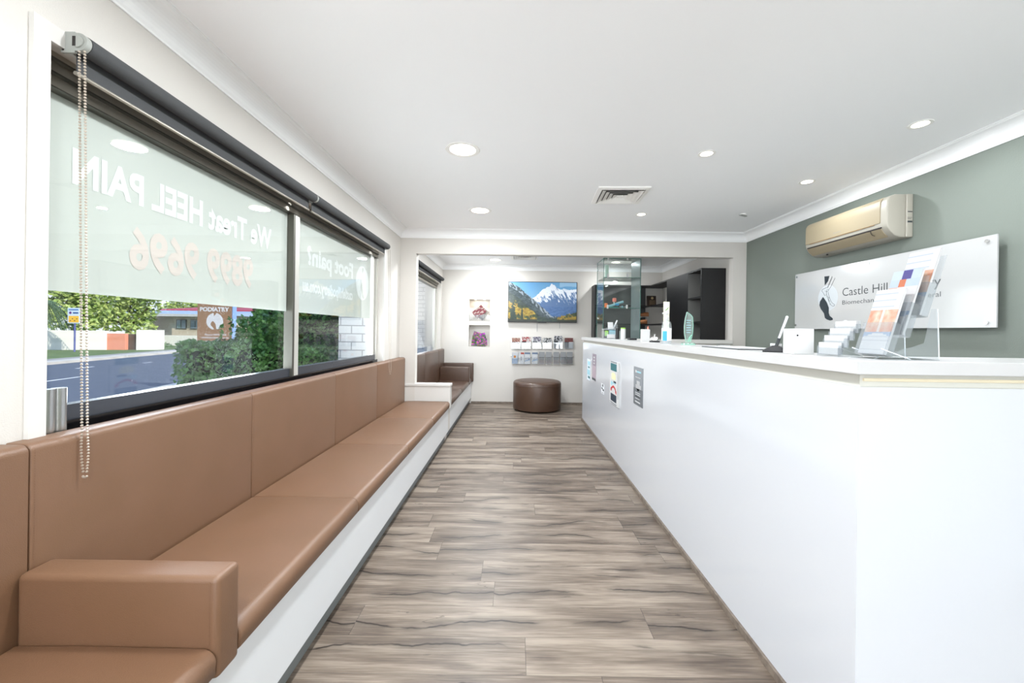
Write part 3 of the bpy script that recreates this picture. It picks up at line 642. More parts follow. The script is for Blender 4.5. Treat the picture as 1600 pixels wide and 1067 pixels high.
# ------------------------------------------------------------------ back wall: television, racks, niches
p0, p1 = PY(793.3, 503, D2 - .05), PY(902, 441, D2 - .05)
t = thing('television', (p0.x, D2 - .05, p0.z), 'wall mounted flat television showing snowy mountain over autumn forest', 'television')
w, h = p1.x - p0.x, p1.z - p0.z
RB(0, w, 0, .035, 0, h, r=.004).build('casing', M_['black'], t)
MB().box(w * .25, w * .75, .035, .049, h * .2, h * .8).build('wall_bracket', M_['black'], t)
def scene_pic(u, v):
    n1 = noise.fractal(Vector((u * 6, v * 6, 1)), 1, 2, 5); n2 = noise.fractal(Vector((u * 22, v * 22, 4)), 1, 2, 4); n3 = noise.fractal(Vector((u * 34 + v * 10, v * 9, 9)), 1, 2, 5)
    sky = (104 + 40 * (1 - v), 160 + 22 * (1 - v), 205)
    # peak ridge
    def ridge(u, pts):
        for (a, b), (c, d_) in zip(pts[:-1], pts[1:]):
            if a <= u <= c: return b + (d_ - b) * (u - a) / (c - a)
        return 0
    pk = ridge(u, [(0, .3), (.38, .62), (.44, .70), (.5, .82), (.55, .86), (.6, .9), (.63, .97), (.67, .93), (.72, .86), (.78, .82), (.86, .80), (.93, .82), (1.001, .84)]) + n2 * .02
    sl = ridge(u, [(0, 1.02), (.08, .95), (.16, .86), (.25, .72), (.33, .62), (.4, .52), (.5, .36), (.58, .24), (.64, .14), (1.001, .08)]) + n2 * .02
    ty = ridge(u, [(0, .50), (.06, .46), (.1, .56), (.14, .42), (.22, .40), (.27, .36), (.32, .30), (.38, .24), (.42, .14), (.55, .09), (.7, .08), (.74, .13), (.82, .16), (.9, .2), (1.001, .24)]) + .03 * noise.noise(Vector((u * 40, 0, 0))) + n2 * .02
    c = sky
    if v > .9 - n1 * .02 and u > .75: c = (150, 190, 220)
    if .74 < v < .84 + n1 * .03 and u > .8: c = (205, 220, 234)
    if v < pk:
        k = (pk - v) * 3; s = n3 * .55 + .35 + (.28 if u < .62 else .05) * (v > .5) - k * .35 + (v - .5) * .9
        c = (228, 234, 242) if s > .42 else ((140, 160, 190) if s > .22 else (70, 104, 150))
        if v < .38: c = (60 + 20 * n2, 98 + 20 * n2, 148 + 20 * n2)
    if v < sl:
        e = n2 * 26 + n1 * 10; c = (58 + e, 72 + e, 76 + e)
        if v > sl - .12 and n3 > .08: c = (138, 150, 160)
        if v < sl - .28: c = (48 + e * .8, 62 + e * .8, 56 + e * .6)
    if v < ty:
        e = n2 * 45; c = (150 + e, 124 + e, 42 + e * .4) if n1 + n3 * .5 > -.12 else (52 + e * .5, 66 + e * .5, 34)
        if abs(u - .07 + .02 * n2) < .035 * (1.25 - v * 1.6) or abs(u - .2) < .02 * (1.1 - v * 2): c = (34 + e * .4, 52 + e * .4, 38)
        if v < .05: c = (42, 48, 34)
        if .42 < u < .72: c = (44 + e * .4, 60 + e * .4, 50)
    return tuple(max(0, min(255, x)) for x in c)
grid_pic(w - .02, h - .026, 240, 134, scene_pic, (.01, -.0006, .016), (1, 0, 0), (0, 0, 1), 'screen', M_['scr'], t)
B(w * .44, w * .56, -.002, .02, -.008, .002).build('sensor_bar', M_['black'], t)
for px, y_end in ((839.3, 518), (874.5, 513)):
    q = PY(px, 503, D2 - .004); q2 = PY(px, y_end, D2 - .004)
    MB().tube([(q.x - p0.x, .045, q.z - p0.z + .01), (q.x - p0.x, .045, q2.z - p0.z)], .003).build('cable', M_['gpost'], t)

rnd = random.Random(5)
def cover_fn(style, seed):
    r = random.Random(seed)
    tints = {'a': ((150, 60, 50), (210, 170, 150)), 'b': ((190, 50, 50), (235, 220, 215)), 'c': ((90, 80, 110), (235, 235, 240)), 'd': ((40, 44, 50), (235, 235, 235)), 'e': ((50, 50, 60), (225, 225, 228)), 'f': ((130, 40, 40), (120, 80, 70))}
    def fn(u, v):
        if style in tints:
            if v > .62: return tints[style][0] if r.random() < .5 else tints[style][1]
            if u < .48: return (58, 62, 66) if v > .12 else (120, 122, 124)
            return (232, 233, 235) if int(v * 20) % 2 else (222, 224, 226)
        if style == 'blue': return (238, 240, 244) if v > .75 else ((235, 150, 60) if .5 < v < .7 and .3 < u < .7 else ((220, 232, 244) if v > .45 else (110, 165, 215)))
        if style == 'red': return (196, 80, 70) if v > .82 and u > .4 else ((150, 150, 160) if .25 < v < .6 and .4 < u < .62 else (240, 240, 242))
        if style == 'swoosh': return (120, 140, 170) if v > .84 else ((90, 110, 150) if .35 < v < .55 and r.random() < .5 else ((120, 170, 215) if abs(v - .22 - .15 * u) < .06 else (240, 242, 244)))
        if style == 'grey': return (176, 178, 180) if v > .55 else ((44, 46, 50) if v > .36 else ((110, 56, 44) if r.random() < .5 else (48, 38, 34)))
        if style == 'foot':
            if v > .68: return (248, 248, 250) if abs((v * 30) % 3 - 1) > .4 or u > .8 else (205, 215, 232)
            if v > .34: k = noise.fractal(Vector((u * 5, v * 7, seed)), 1, 2, 3); return (242, 190 + 50 * k, 160 + 60 * k) if abs(u - .5) > .06 else (250, 235, 225)
            if v > .26 + .06 * sin(u * 3): return (160, 192, 228)
            return (248, 248, 250) if int(v * 60) % 4 else (226, 228, 234)
        if style == 'mix':
            if v > .86: return (70, 60, 150) if .35 < u < .7 else (214, 228, 246)
            if v > .74: return (226, 120, 70) if .3 < u < .55 else (206, 222, 244)
            if v > .36: return (238, 196, 170) if u < .3 else (244, 240, 240)
            return (120, 160, 210) if abs(v - .25 - .1 * u) < .05 else (246, 246, 248)
        if style == 'mag': 
            k = noise.fractal(Vector((u * 4, v * 5, seed)), 1, 2, 3); k2 = noise.fractal(Vector((u * 9, v * 9, seed + 7)), 1, 2, 3)
            return tuple(max(10, min(250, x)) for x in (140 + 200 * k, 90 + 160 * k2, 110 + 180 * (k - k2)))
        return (240, 240, 240)
    return fn
for rail_y, nm, grp, items, w_px, y_top, y_bot in (
        (532, 'upper', 'brochures on the upper wall rail', list(zip((806.2, 822, 839, 855, 872, 888.7), 'abcdef')), 13.4, 528, 544),
        (556, 'lower', 'brochures on the lower wall rail', list(zip((804.4, 814.4, 824, 835.7, 846.5, 857.5, 869.2, 880, 890), ('blue', 'red', 'swoosh', 'swoosh', 'grey', 'grey', 'grey', 'grey', 'grey'))), 9.0, 550.5, 568)):
    a, b = PY(797.5, rail_y, D2 - .03), PY(896, rail_y, D2 - .03)
    t = thing('brochure_rail', (a.x, D2, a.z), f'steel wall rail with clear pockets, the {nm} of two under the television', 'rack')
    MB().cyl((0, -.03, 0), (b.x - a.x, -.03, 0), .007, n=10).build('rail', M_['chrome'], t, True)
    for xx in (.02, b.x - a.x - .02): MB().cyl((xx, -.03, 0), (xx, 0, 0), .006, n=8).build('wall_fixing', M_['chrome'], t, True)
    heights = {'a': 0, 'b': .018, 'c': .02, 'd': .0, 'e': .035, 'f': 0, 'red': .0, 'blue': .0, 'swoosh': .0, 'grey': .008}
    names = {'a': 'leftmost, brown and white', 'b': 'second from left, red picture on top', 'c': 'third from left, purple and white', 'd': 'fourth from left, black header', 'e': 'fifth from left, tallest', 'f': 'rightmost, dark red header'}
    lows = ['leftmost with pale blue foot', 'second from left with red heading', 'third from left with blue swoosh', 'fourth from left with blue swoosh', 'first of five grey ones', 'second of five grey ones', 'middle of five grey ones', 'fourth of five grey ones', 'rightmost of all, grey']
    for i, (px, stl) in enumerate(items):
        c0, c1 = PY(px - w_px / 2, y_bot, D2 - .045), PY(px + w_px / 2, y_top, D2 - .045)
        ww, hh = c1.x - c0.x, c1.z - c0.z; hh2 = hh + heights[stl]
        g = MB().box(c0.x - a.x - .004, c0.x - a.x + ww + .004, -.064, -.062, c0.z - a.z - .006, c0.z - a.z + hh * .55).box(c0.x - a.x - .004, c0.x - a.x + ww + .004, -.038, -.036, c0.z - a.z - .006, c0.z - a.z + hh * .9)
        g.box(c0.x - a.x - .004, c0.x - a.x + ww + .004, -.064, -.036, c0.z - a.z - .008, c0.z - a.z - .006).build('pocket', M_['acr'], t)
        lab = (names[stl] + ' brochure on the upper wall rail') if nm == 'upper' else (lows[i] + ' brochure on the lower wall rail')
        r = B(0, ww, 0, .012, 0, hh2).build('brochure', M_['paper']); r.location = (c0.x, D2 - .055, c0.z); tag(r, lab, 'brochure', grp)
        grid_pic(ww, hh2, 10, 18, cover_fn(stl, i + 3), (0, -.0006, 0), (1, 0, 0), (0, 0, 1), 'cover', M_['vc'], r)

# niches: fanned magazines above, a pile of magazines below, two small lights
def magazine(cx, cz, y, w, h, rot, seed, label, m='vc', th=.008, fn=None, tilt=0):
    o = B(-w / 2, w / 2, 0, th, -h / 2, h / 2).build('magazine', M_['paper']); o.location = (cx, y, cz); o.rotation_euler = (tilt, rot, 0); tag(o, label, 'magazine', 'magazines in the wall niches')
    grid_pic(w, h, 14, 18, fn or cover_fn('mag', seed), (-w / 2, -.0006, -h / 2), (1, 0, 0), (0, 0, 1), 'cover', M_['vc'], o); return o
nc1 = (n1a + n1b) / 2; nc2 = (n2a + n2b) / 2; NB = D2 + .13
tag(MB().box(nx0 + .004, nx1 - .004, D2 + .012, D2 + .016, n1a.z + .004, n1a.z + .11).build('niche_lip', M_['acr']), 'clear acrylic lip holding magazines in the upper lit niche', 'holder')
magazine(nc1.x - .01, n1a.z + .16, D2 + .02, .21, .15, math.radians(-45) + .1, 3, 'open magazine standing on its corner, pink cover, in upper niche', fn=lambda u, v: (150, 60, 70) if noise.noise(Vector((u * 5, v * 5, 2))) > -.1 else (214, 190, 180))
magazine(nc1.x + .04, n1a.z + .135, D2 + .034, .19, .17, math.radians(-52), 8, 'grey magazine tucked behind the pink one in upper niche', fn=lambda u, v: (170, 160, 148) if u > .2 else (80, 60, 50))
for i, (dx, dz, rot, w0, h0) in enumerate(((-.03, .09, .1, .2, .17), (.03, .12, -.25, .18, .2), (-.01, .17, .28, .2, .13), (.07, .07, -.1, .14, .12))):
    magazine(nc2.x + dx - .005, n2a.z + dz + .01, D2 + .08 - i * .017, w0, h0, rot, 20 + i * 3, ['dark patterned magazine at the back of the lower niche pile', 'tall floral magazine leaning in lower niche', 'purple flower magazine on top in lower niche', 'pale magazine at right of lower niche pile'][i])
for s in (-1, 1):
    x = nc1.x + s * .075; t = thing('niche_light', (x, D2 + .06, n1b.z), 'tiny warm spotlight in top of upper niche, %s one' % ('left' if s < 0 else 'right'), 'light')
    MB().lathe([(0, -.004), (.014, -.004), (.018, 0)], 16).build('lens', M_['lampglow'], t)
    lamp('niche_lamp', 'AREA', (x, D2 + .06, n1b.z - .012), LP_NICHE, .025, color=(1, .82, .6))

# ------------------------------------------------------------------ black shelving
CT2 = 2.05
t = thing('shelving_unit', (1.77, 6.97, 0), 'black open shelving along the back wall behind the glass cabinet', 'shelving')
bx = 1.306; FB = 6.83
MB().box(bx, bx + .02, FB, D2, 0, CT2).box(bx + .02, 2.235, FB, D2, CT2 - .02, CT2).box(1.98, 2.0, FB + .01, D2, 1.42, CT2 - .02).build('carcass', M_['blackbd'], t, w=True)
B(bx + .02, 2.235, D2 - .012, D2 - .002, 0, CT2 - .02).build('back_panel', mat('grey_back_panel', (92, 92, 92), .35), t, w=True)
for z in (1.711, 1.405): B(bx + .02, 2.235, FB, D2 - .012, z - .02, z).build('shelf', M_['blackbd'], t, w=True)
RB(bx + .02, 2.235, FB, D2 - .012, .7, 1.16, r=.003).build('cupboard_door', M_['blackbd'], t, w=True)
t = thing('tall_bookcase', (2.38, 5.9, 0), 'tall black bookcase standing along the back room right wall', 'bookcase')
fx = 2.235
MB().box(fx, XR2, 4.95, 4.97, 0, CT2).box(fx, XR2, 5.34, 5.36, 0, CT2 - .02).box(fx, XR2, 6.07, 6.09, 0, CT2 - .02).box(fx, XR2, 4.97, D2 - .002, CT2 - .02, CT2).build('carcass', M_['blackbd'], t, w=True)
for a, b in ((4.97, 5.34), (6.09, 6.83)):
    for z in (1.711, 1.405): B(fx, XR2 - .012, a, b, z - .022, z).build('shelf', M_['blackbd'], t, w=True)
B(fx, fx + .02, 5.36, 6.07, .1, CT2 - .02).build('door', M_['blackbd'], t, w=True)
B(XR2 - .012, XR2 - .002, 4.97, 5.34, 0, CT2 - .02).build('back_panel', mat('grey_back_board', (150, 150, 148), .4), t, w=True)
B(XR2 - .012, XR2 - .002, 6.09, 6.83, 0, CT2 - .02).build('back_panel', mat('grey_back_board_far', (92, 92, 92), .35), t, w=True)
for a, b in ((.75, 1.383), (1.405, 1.689), (1.711, 2.03)): B(fx + .004, XR2 - .012, 5.334, 5.34, a, b).build('painted_lit_divider', mat('painted_divider_light', (120, 119, 116), .4), t, w=True)  # light on the black divider's face, put in as pale grey
# plaque
p = PY(1011, 475.5, 6.9); t = thing('award_plaque', (p.x, 6.9, 1.711), 'dark wooden award plaque with gold engraving on the black shelf', 'plaque')
RB(0, .155, 0, .015, 0, .175, r=.003).build('board', M_['plq'], t); MB().lathe([(0, 0), (.022, .0)], 20, (.09, 0, 0)).place(Matrix.Translation((0, -.001, .135)) @ Matrix.Rotation(pi / 2, 4, 'X')).build('medallion', M_['gold'], t)
for i in range(4): B(.04, .14, -.001, 0, .09 - i * .02, .094 - i * .02).build('engraved_line', M_['gold'], t)
t.rotation_euler = (-.1, 0, 0)
# shoe display
def shoe_mb():
    m = MB(); secs = [(-.13, .006, .012, .004), (-.115, .028, .03, 0), (-.07, .042, .04, 0), (-.02, .038, .052, 0), (.03, .032, .066, 0), (.075, .034, .075, 0), (.11, .030, .078, 0), (.128, .012, .070, 0)]
    vs_ = []; n = 12
    for x, hw, hh, z0 in secs:
        for k in range(n): a = 2 * pi * k / n; vs_.append((x, hw * cos(a), z0 + hh / 2 + hh / 2 * sin(a) * (1 if sin(a) > 0 else .98)))
    fs = [(i * n + k, i * n + (k + 1) % n, (i + 1) * n + (k + 1) % n, (i + 1) * n + k) for i in range(len(secs) - 1) for k in range(n)]
    fs += [tuple(range(n)), tuple(range((len(secs) - 1) * n, len(secs) * n))[::-1]]
    return m.add(vs_, fs)
st = PY(1003, 504, 6.9)
t = thing('shoe_stand', (2.17, 6.93, 1.405), 'small white metal stand holding a shoe on black shelf', 'stand')
t.location = (2.13, 6.93, 1.405)
MB().box(-.09, .09, -.05, .05, .12, .126).build('stand_top', M_['white'], t)
for sx in (-1, 1):
    for sy in (-1, 1): MB().cyl((sx * .082, sy * .045, 0), (sx * .082, sy * .045, .12), .004, n=8).build('leg', M_['white'], t)
for k, (x, y, z, lab) in enumerate(((2.115, 6.93, 1.531, 'tan slip-on shoe displayed on top of the white stand'), (2.07, 6.862, 1.405, 'tan slip-on shoe on the black shelf under the white stand'))):
    s = shoe_mb().build('shoe', M_['shoe'], None, True); s.location = (x, y, z); tag(s, lab, 'shoe', 'display shoes'); s.location.y = 6.93 if k == 0 else 6.862
    MB().lathe([(0, .0), (.018, .0)], 12).place(Matrix.Translation((.075, 0, .0765)) @ Matrix.Diagonal((2.0, 1.1, 1, 1))).build('shoe_opening', M_['dark'], s)

# ------------------------------------------------------------------ glass display cabinet on its plinth
gx0, gx1, gy0, gy1, gz0, gz1 = 1.235, 1.745, 5.63, 6.07, 1.16, 2.275
GX = 1.196; gx0 = GX; gx1 = 1.706
tag(RB(gx0 + .03, gx1 + .05, gy0 - .03 + .3, gy1 + .03, 0, gz0 - .02, r=.004).build('cabinet_plinth', M_['lam']), 'white plinth cupboard carrying the glass display cabinet', 'cupboard')
t = thing('glass_cabinet', ((gx0 + gx1) / 2, (gy0 + gy1) / 2, gz0), 'tall frameless glass display cabinet at far end of the counter', 'cabinet')
e = .006
MB().box(gx0, gx1, gy0, gy0 + e, gz0, gz1).build('front_glass', M_['cabglass'], t, w=True)
MB().box(gx0, gx0 + e, gy0 + e, gy1, gz0, gz1).build('side_glass', M_['cabglass'], t, w=True)
MB().box(gx1 - e, gx1, gy0 + e, gy1, gz0, gz1).build('reflection_tinted_side', M_['greyrefl'], t, w=True)  # side glass; the grey it reflects is put into its colour
MB().box(gx0, gx1, gy0, gy1, gz1, gz1 + e).build('top_glass', M_['cabglass'], t, w=True)
B(gx0, gx1, gy0, gy1, gz0 - .02, gz0).build('base', M_['blackbd'], t, w=True)
for z in (2.01, 1.59):
    MB().box(gx0 + e, gx1 - e, gy0 + e, gy1, z, z + .007).build('glass_shelf', M_['cabglass'], t, w=True)
    B(gx0 + e, gx1 - e, gy0 + e - .0005, gy0 + e + .003, z, z + .007).build('shelf_edge', M_['edge'], t, w=True)
ed = MB()
for x, y in ((gx0, gy0), (gx1, gy0), (gx0, gy1)): ed.box(x - .003, x + .003, y - .003, y + .003, gz0, gz1)
ed.box(gx0, gx1, gy0 - .002, gy0 + .004, gz1 - .004, gz1 + .004).box(gx0 - .002, gx0 + .004, gy0, gy1, gz1 - .004, gz1 + .004); ed.build('glass_edge', M_['edge'], t, w=True)
for px, py in ((950.5, 403.5), (980.5, 403.5), (950, 430.5), (980.5, 430.5), (949.5, 479), (979.5, 479)):
    q = PY(px, py, gy0); RB(q.x - .011, q.x + .011, gy0 - .010, gy0 + .012, q.z - .028, q.z + .024, r=.004).build('glass_clamp', M_['white'], t, True, w=True)
for py in (422, 497.5):
    q = PX(934.5, py, gx0); MB().cyl((gx0 - .014, q.y, q.z), (gx0 + .004, q.y, q.z), .016, n=14).build('hinge', M_['chrome'], t, True, w=True)
# things inside the cabinet
def simple(name, mb, m, label, cat, smooth=True, group=None): return tag(mb.build(name, m, None, smooth), label, cat, group)
q = PY(946.5, 430, 5.75); simple('product_box', RB(1.245, 1.285, 5.72, 5.78, 2.018, 2.20, r=.003), mat('pale_green_box', (205, 228, 215), .5), 'tall pale green box on top shelf of the glass cabinet', 'box')
simple('tray', RB(1.23, 1.42, 5.70, 5.90, 1.598, 1.612, r=.003), M_['teal'], 'teal tray on middle shelf of the glass cabinet', 'tray')
simple('therapy_ball_pack', RB(1.225, 1.265, 5.66, 5.69, 1.60, 1.66, r=.006), M_['orange'], 'orange packet at left end of glass cabinet middle shelf', 'packet')
t = thing('foot_device', (1.40, 5.78, 1.598), 'blue and clear toe device with coral cap on the middle glass shelf', 'device')
t.location = (1.40, 5.74, 1.613)
MB().tube([(-.1, 0, .01), (-.03, 0, .03), (.03, 0, .055), (.1, 0, .075)], .017, 10).build('body', M_['ltblue'], t, True)
RB(-.05, 0.0, -.02, .02, .07, .125, r=.01).build('cap', M_['coral'], t, True); RB(-.02, .04, -.02, .02, .02, .05, r=.008).build('grip', M_['blue'], t, True)
MB().tube([(-.03, 0, .03), (-.03, 0, .075)], .008).build('stem', M_['white'], t)
for k in range(4): simple('foot_device_pad', MB().ball((1.46 + k * .03, 5.72 + .03 * (k % 2), 1.618), .016, 8, (1, 1, .9)), M_['ltblue'] if k % 2 else M_['liquid'], 'small clear and blue gel pad on the middle glass shelf', 'gel pad', group='gel pads on the middle glass shelf')
for k, x in enumerate((1.40, 1.465)): simple('product_bottle', MB().lathe([(0, 0), (.02, 0), (.02, .09), (.014, .1), (.014, .12), (0, .12)], 20, (x, 5.80, gz0 + .001)), M_['white'], 'white bottle on the floor of the glass cabinet, %s of two' % ('left' if k == 0 else 'right'), 'bottle')

# ------------------------------------------------------------------ things on the ledge
Z = CT
# acrylic stand with cards at the far end
t = thing('leaflet_stand', (1.09, 4.72, Z), 'clear stand of cards and leaflets at far end of the ledge', 'holder')
for k in range(3):
    MB().box(-.085 + k * .03, .085, -.045 + k * .03, -.042 + k * .03, .0 + k * .035, .08 + k * .045).build('pocket', M_['acr'], t)
MB().box(-.085, .085, -.045, .06, 0, .003).box(-.085, -.083, -.045, .06, 0, .11).box(.083, .085, -.045, .06, 0, .11).build('base', M_['acr'], t)
MB().box(-.088, .088, -.05, .05, .108, .112).build('top_rim', M_['silver'], t)
for k, (x0, x1, z0, z1, y, m, lab, tilt) in enumerate(((-.05, .04, .006, .05, -.055, 'paper', 'white card at the front foot of the leaflet stand', .3), (-.02, .06, .04, .1, -.03, 'ltblue', 'pale blue leaflet standing in the clear leaflet stand', .3), (-.07, -.03, .03, .09, -.03, 'lime', 'lime green card at left in the clear leaflet stand', 0),
                                             (-.03, .03, .09, .19, -.005, 'paper', 'white leaflet leaning in back of the clear leaflet stand', .35), (.02, .035, .10, .24, .02, 'silver', 'tall narrow silver leaflet topmost in the leaflet stand', .25))):
    o = RB(x0, x1, 0, .004, 0, z1 - z0, r=.001).build('card', M_[m]); o.location = (1.09, 4.72 + y, Z + z0 + .002); o.rotation_euler = (-tilt * .5, 0.1 * (k > 3) + (.35 if k == 4 else 0), 0); tag(o, lab, 'card')
# pump bottles
def pot(x, y, r, h, m, label, lidm=None):
    t = thing('product_jar', (x, y, Z), label, 'jar')
    MB().lathe([(0, 0), (r, 0), (r, h * .85), (r * .9, h * .9), (0, h * .9)], 24).build('body', m, t, True)
    MB().lathe([(r * .95, h * .9), (r * .95, h), (0, h)], 24).build('lid', lidm or m, t, True)
pot(1.158, 4.42, .026, .125, M_['white'], 'white cylindrical jar on ledge beside the clear leaflet stand', M_['lime'])
pot(1.115, 4.50, .02, .12, M_['black'], 'black jar on ledge behind and left of the white jar')
simple('pen_tray', RB(1.12, 1.19, 4.02, 4.12, Z, Z + .018, r=.005), M_['black'], 'small black tray on ledge between white jar and square white holder', 'tray')
# square white holder and bell
t = thing('card_block', (1.045, 3.30, Z), 'square white upright holder on ledge just left of the bell', 'holder')
RB(-.035, .03, -.02, .02, 0, .1, r=.002).build('block', M_['white'], t); MB().cyl((.018, 0, .1), (.02, 0, .125), .007, .003, n=10).build('pen_tip', M_['coral'], t, True)
t = thing('service_bell', (1.075, 3.17, Z), 'silver service bell on ledge beside the square white holder', 'bell')
MB().lathe([(0, 0), (.04, 0), (.04, .008), (.034, .012), (0, .012)], 28).build('base', M_['black'], t, True)
MB().lathe([(.037, .014), (.036, .02), (.03, .034), (.018, .044), (.005, .047), (0, .047)], 28).build('dome', M_['chrome'], t, True)
MB().lathe([(.003, .047), (.003, .055), (.008, .057), (.007, .062), (0, .063)], 14).build('button', M_['chrome'], t, True)
# sanitiser
t = thing('sanitiser_bottle', (1.03, 2.80, Z), 'clear pump bottle of hand gel with blue label on ledge', 'bottle')
MB().lathe([(0, 0), (.03, 0), (.032, .004), (.032, .12), (.027, .145), (.014, .158), (.012, .165)], 28).build('bottle', M_['liquid'], t, True)
MB().lathe([(.0325, .02), (.0325, .105)], 28).build('label_sleeve', mat('translucent_label', (232, 238, 242), .4), t, True).hide_render = False
t.children[-1]['label'] = 'white label'
lbl = MB(); vs_ = []
for i in range(9): a = math.radians(200 + i * 7); vs_ += [(.0331 * cos(a), .0331 * sin(a), .02), (.0331 * cos(a), .0331 * sin(a), .085)]
lbl.add(vs_, [(2 * i, 2 * i + 2, 2 * i + 3, 2 * i + 1) for i in range(8)]); lbl.build('blue_label', M_['blue'], t)
MB().lathe([(0, .163), (.015, .163), (.015, .182), (.007, .188), (.005, .2), (0, .2)], 18).build('pump_collar', M_['white'], t, True)
RB(-.03, .014, -.007, .007, .2, .212, r=.003).build('pump_head', M_['white'], t, True)
MB().cyl((0, 0, .01), (0, 0, .163), .003, n=8).build('dip_tube', M_['white'], t)
# cream tube standing behind the bottle
t = thing('cream_tube', (1.075, 2.93, Z), 'cream coloured tube with green leaf print standing behind the gel bottle', 'tube')
m = MB(); n = 20; vs_ = []
for z, a_, b_ in ((.03, .02, .02), (.1, .02, .018), (.2, .021, .010), (.27, .022, .003), (.295, .022, .002)):
    for k in range(n): a = 2 * pi * k / n; vs_.append((a_ * cos(a), b_ * sin(a), z))
m.add(vs_, [(i * n + k, i * n + (k + 1) % n, (i + 1) * n + (k + 1) % n, (i + 1) * n + k) for i in range(4) for k in range(n)]); m.build('tube_body', mat('cream_tube_plastic', (232, 230, 205), .4), t, True)
MB().cyl((0, 0, 0), (0, 0, .03), .019, n=20).build('cap', M_['white'], t, True)
lf = MB(); lf.add([(-.018, -.0105, .232), (-.006, -.0105, .24), (.016, -.0105, .262), (.008, -.0105, .246), (-.004, -.0105, .234)], [(0, 1, 2, 3, 4)]); lf.build('leaf_print', M_['green2'], t)
# glass award
t = thing('glass_award', (1.065, 2.53, Z), 'leaf-shaped green tinted glass award on round glass foot on ledge', 'award')
out = [(-.016, .02), (-.026, .07), (-.027, .12), (-.022, .16), (-.012, .203), (.014, .185), (.024, .17), (.027, .12), (.024, .07), (.014, .02)]
MB().prism(out, 'Y', -.006, .006, .0015).build('glass_leaf', M_['awg'], t)
MB().lathe([(0, 0), (.042, 0), (.042, .01), (.034, .016), (0, .02)], 28).build('foot', M_['awg'], t, True)
MB().tube([(x, -.0075, z) for x, z in out] , .0012, 5).build('bevelled_edge', M_['mint'], t)
sw = MB().tube([(-.004, -.007, .02), (.004, -.008, .045), (.018, -.008, .062)], .0025).tube([(.006, -.007, .02), (.01, -.008, .05)], .002).tube([(.042 * cos(a * pi / 8), .042 * sin(a * pi / 8), .004) for a in range(17)], .0018); sw.build('swirl', M_['mint'], t)
for k in range(6): B(-.014, .014 - .004 * (k % 2), -.0078, -.0070, .15 - k * .015, .153 - k * .015).build('engraved_line', M_['ltblue'], t)
# clipboard / papers
t = thing('clipboard', (1.09, 2.0, Z), 'thin dark clipboard with papers lying flat on ledge', 'clipboard')
RB(-.1, .1, -.18, .18, 0, .004, r=.001).build('board', M_['ink'], t); B(-.085, .095, -.165, .15, .004, .007).build('papers', M_['paper'], t); RB(-.03, .03, .13, .17, .006, .014, r=.003).build('clip', M_['chrome'], t)
# tablet on stand
q = Vector((1.055, 1.66, Z))
t = thing('tablet_on_stand', q, 'slim silver tablet leaning on black tilting stand on ledge', 'tablet')
MB().prism([(-.045, 0), (.048, 0), (.05, .004), (.012, .024), (-.012, .026), (-.046, .006)], 'Y', -.06, .06, .004).build('stand_base', M_['black'], t)
Mx = Matrix.Translation((0, 0, .02)) @ Matrix.Rotation(math.radians(17), 4, 'Y')
MB().rbox(-.006, .006, -.012, .012, 0, .04, r=.002).place(Mx).build('stand_neck', M_['ink'], t)
MB().rbox(-.006, .004, -.055, .055, .036, .128, r=.003).place(Mx).build('tablet_body', M_['silver'], t)
MB().box(-.0072, -.006, -.048, .048, .042, .122).place(Mx).build('tablet_screen', M_['black'], t)
MB().cyl((-.02, .0, .026), (.02, 0, .026), .008, n=12).build('hinge', M_['white'], t)
MB().tube([(.04, 0, .006), (.06, .02, .004), (.075, .03, .004)], .003).build('cable', M_['black'], t)
t.rotation_euler = (0, 0, math.radians(-32.5))
t = thing('white_cube_holder', (1.035, 1.50, Z), 'plain white box on ledge between tablet and the card holder', 'box')
RB(-.037, .036, -.03, .03, 0, .092, r=.002).build('box_body', M_['white'], t); MB().cyl((-.024, -.0305, .068), (-.024, -.029, .068), .0035, n=10).build('screw', M_['black'], t)

# business cards
t = thing('business_card_holder', (1.08, 1.38, Z), 'clear four tier business card holder at left of the brochure holder', 'holder')
ch = MB()
for k in range(4):
    x = -.03 + k * .019; z = .006 + k * .024
    ch.box(x, x + .0015, -.045, .045, z, z + .022).box(x + .0155, x + .017, -.045, .045, z, z + .04).box(x, x + .017, -.045, .045, z - .0015, z)
    for s in (-1, 1): ch.box(x, x + .017, s * .045 - .0008, s * .045 + .0008, z, z + .03)
ch.box(-.03, .05, -.047, -.0455, 0, .03).box(-.03, .05, .0455, .047, 0, .03); ch.build('tiers', M_['acr'], t)
for k in range(4):
    x = -.03 + k * .019; z = .006 + k * .024
    o = B(1.08 + x + .003, 1.08 + x + .014 - .003 * (k == 3), 1.38 - .043, 1.38 + .043, Z + z + .0005, Z + z + .040).build('business_cards', M_['paper']); tag(o, ['bottom front', 'second from bottom', 'third from bottom', 'topmost'][k] + ' stack of white business cards in the clear holder', 'business cards')
    if k == 3: MB().ball((1.08 + x + .0025, 1.38, Z + z + .032), .012, 12, (.02, 1, 1)).build('printed_roundel', M_['signc'], o)
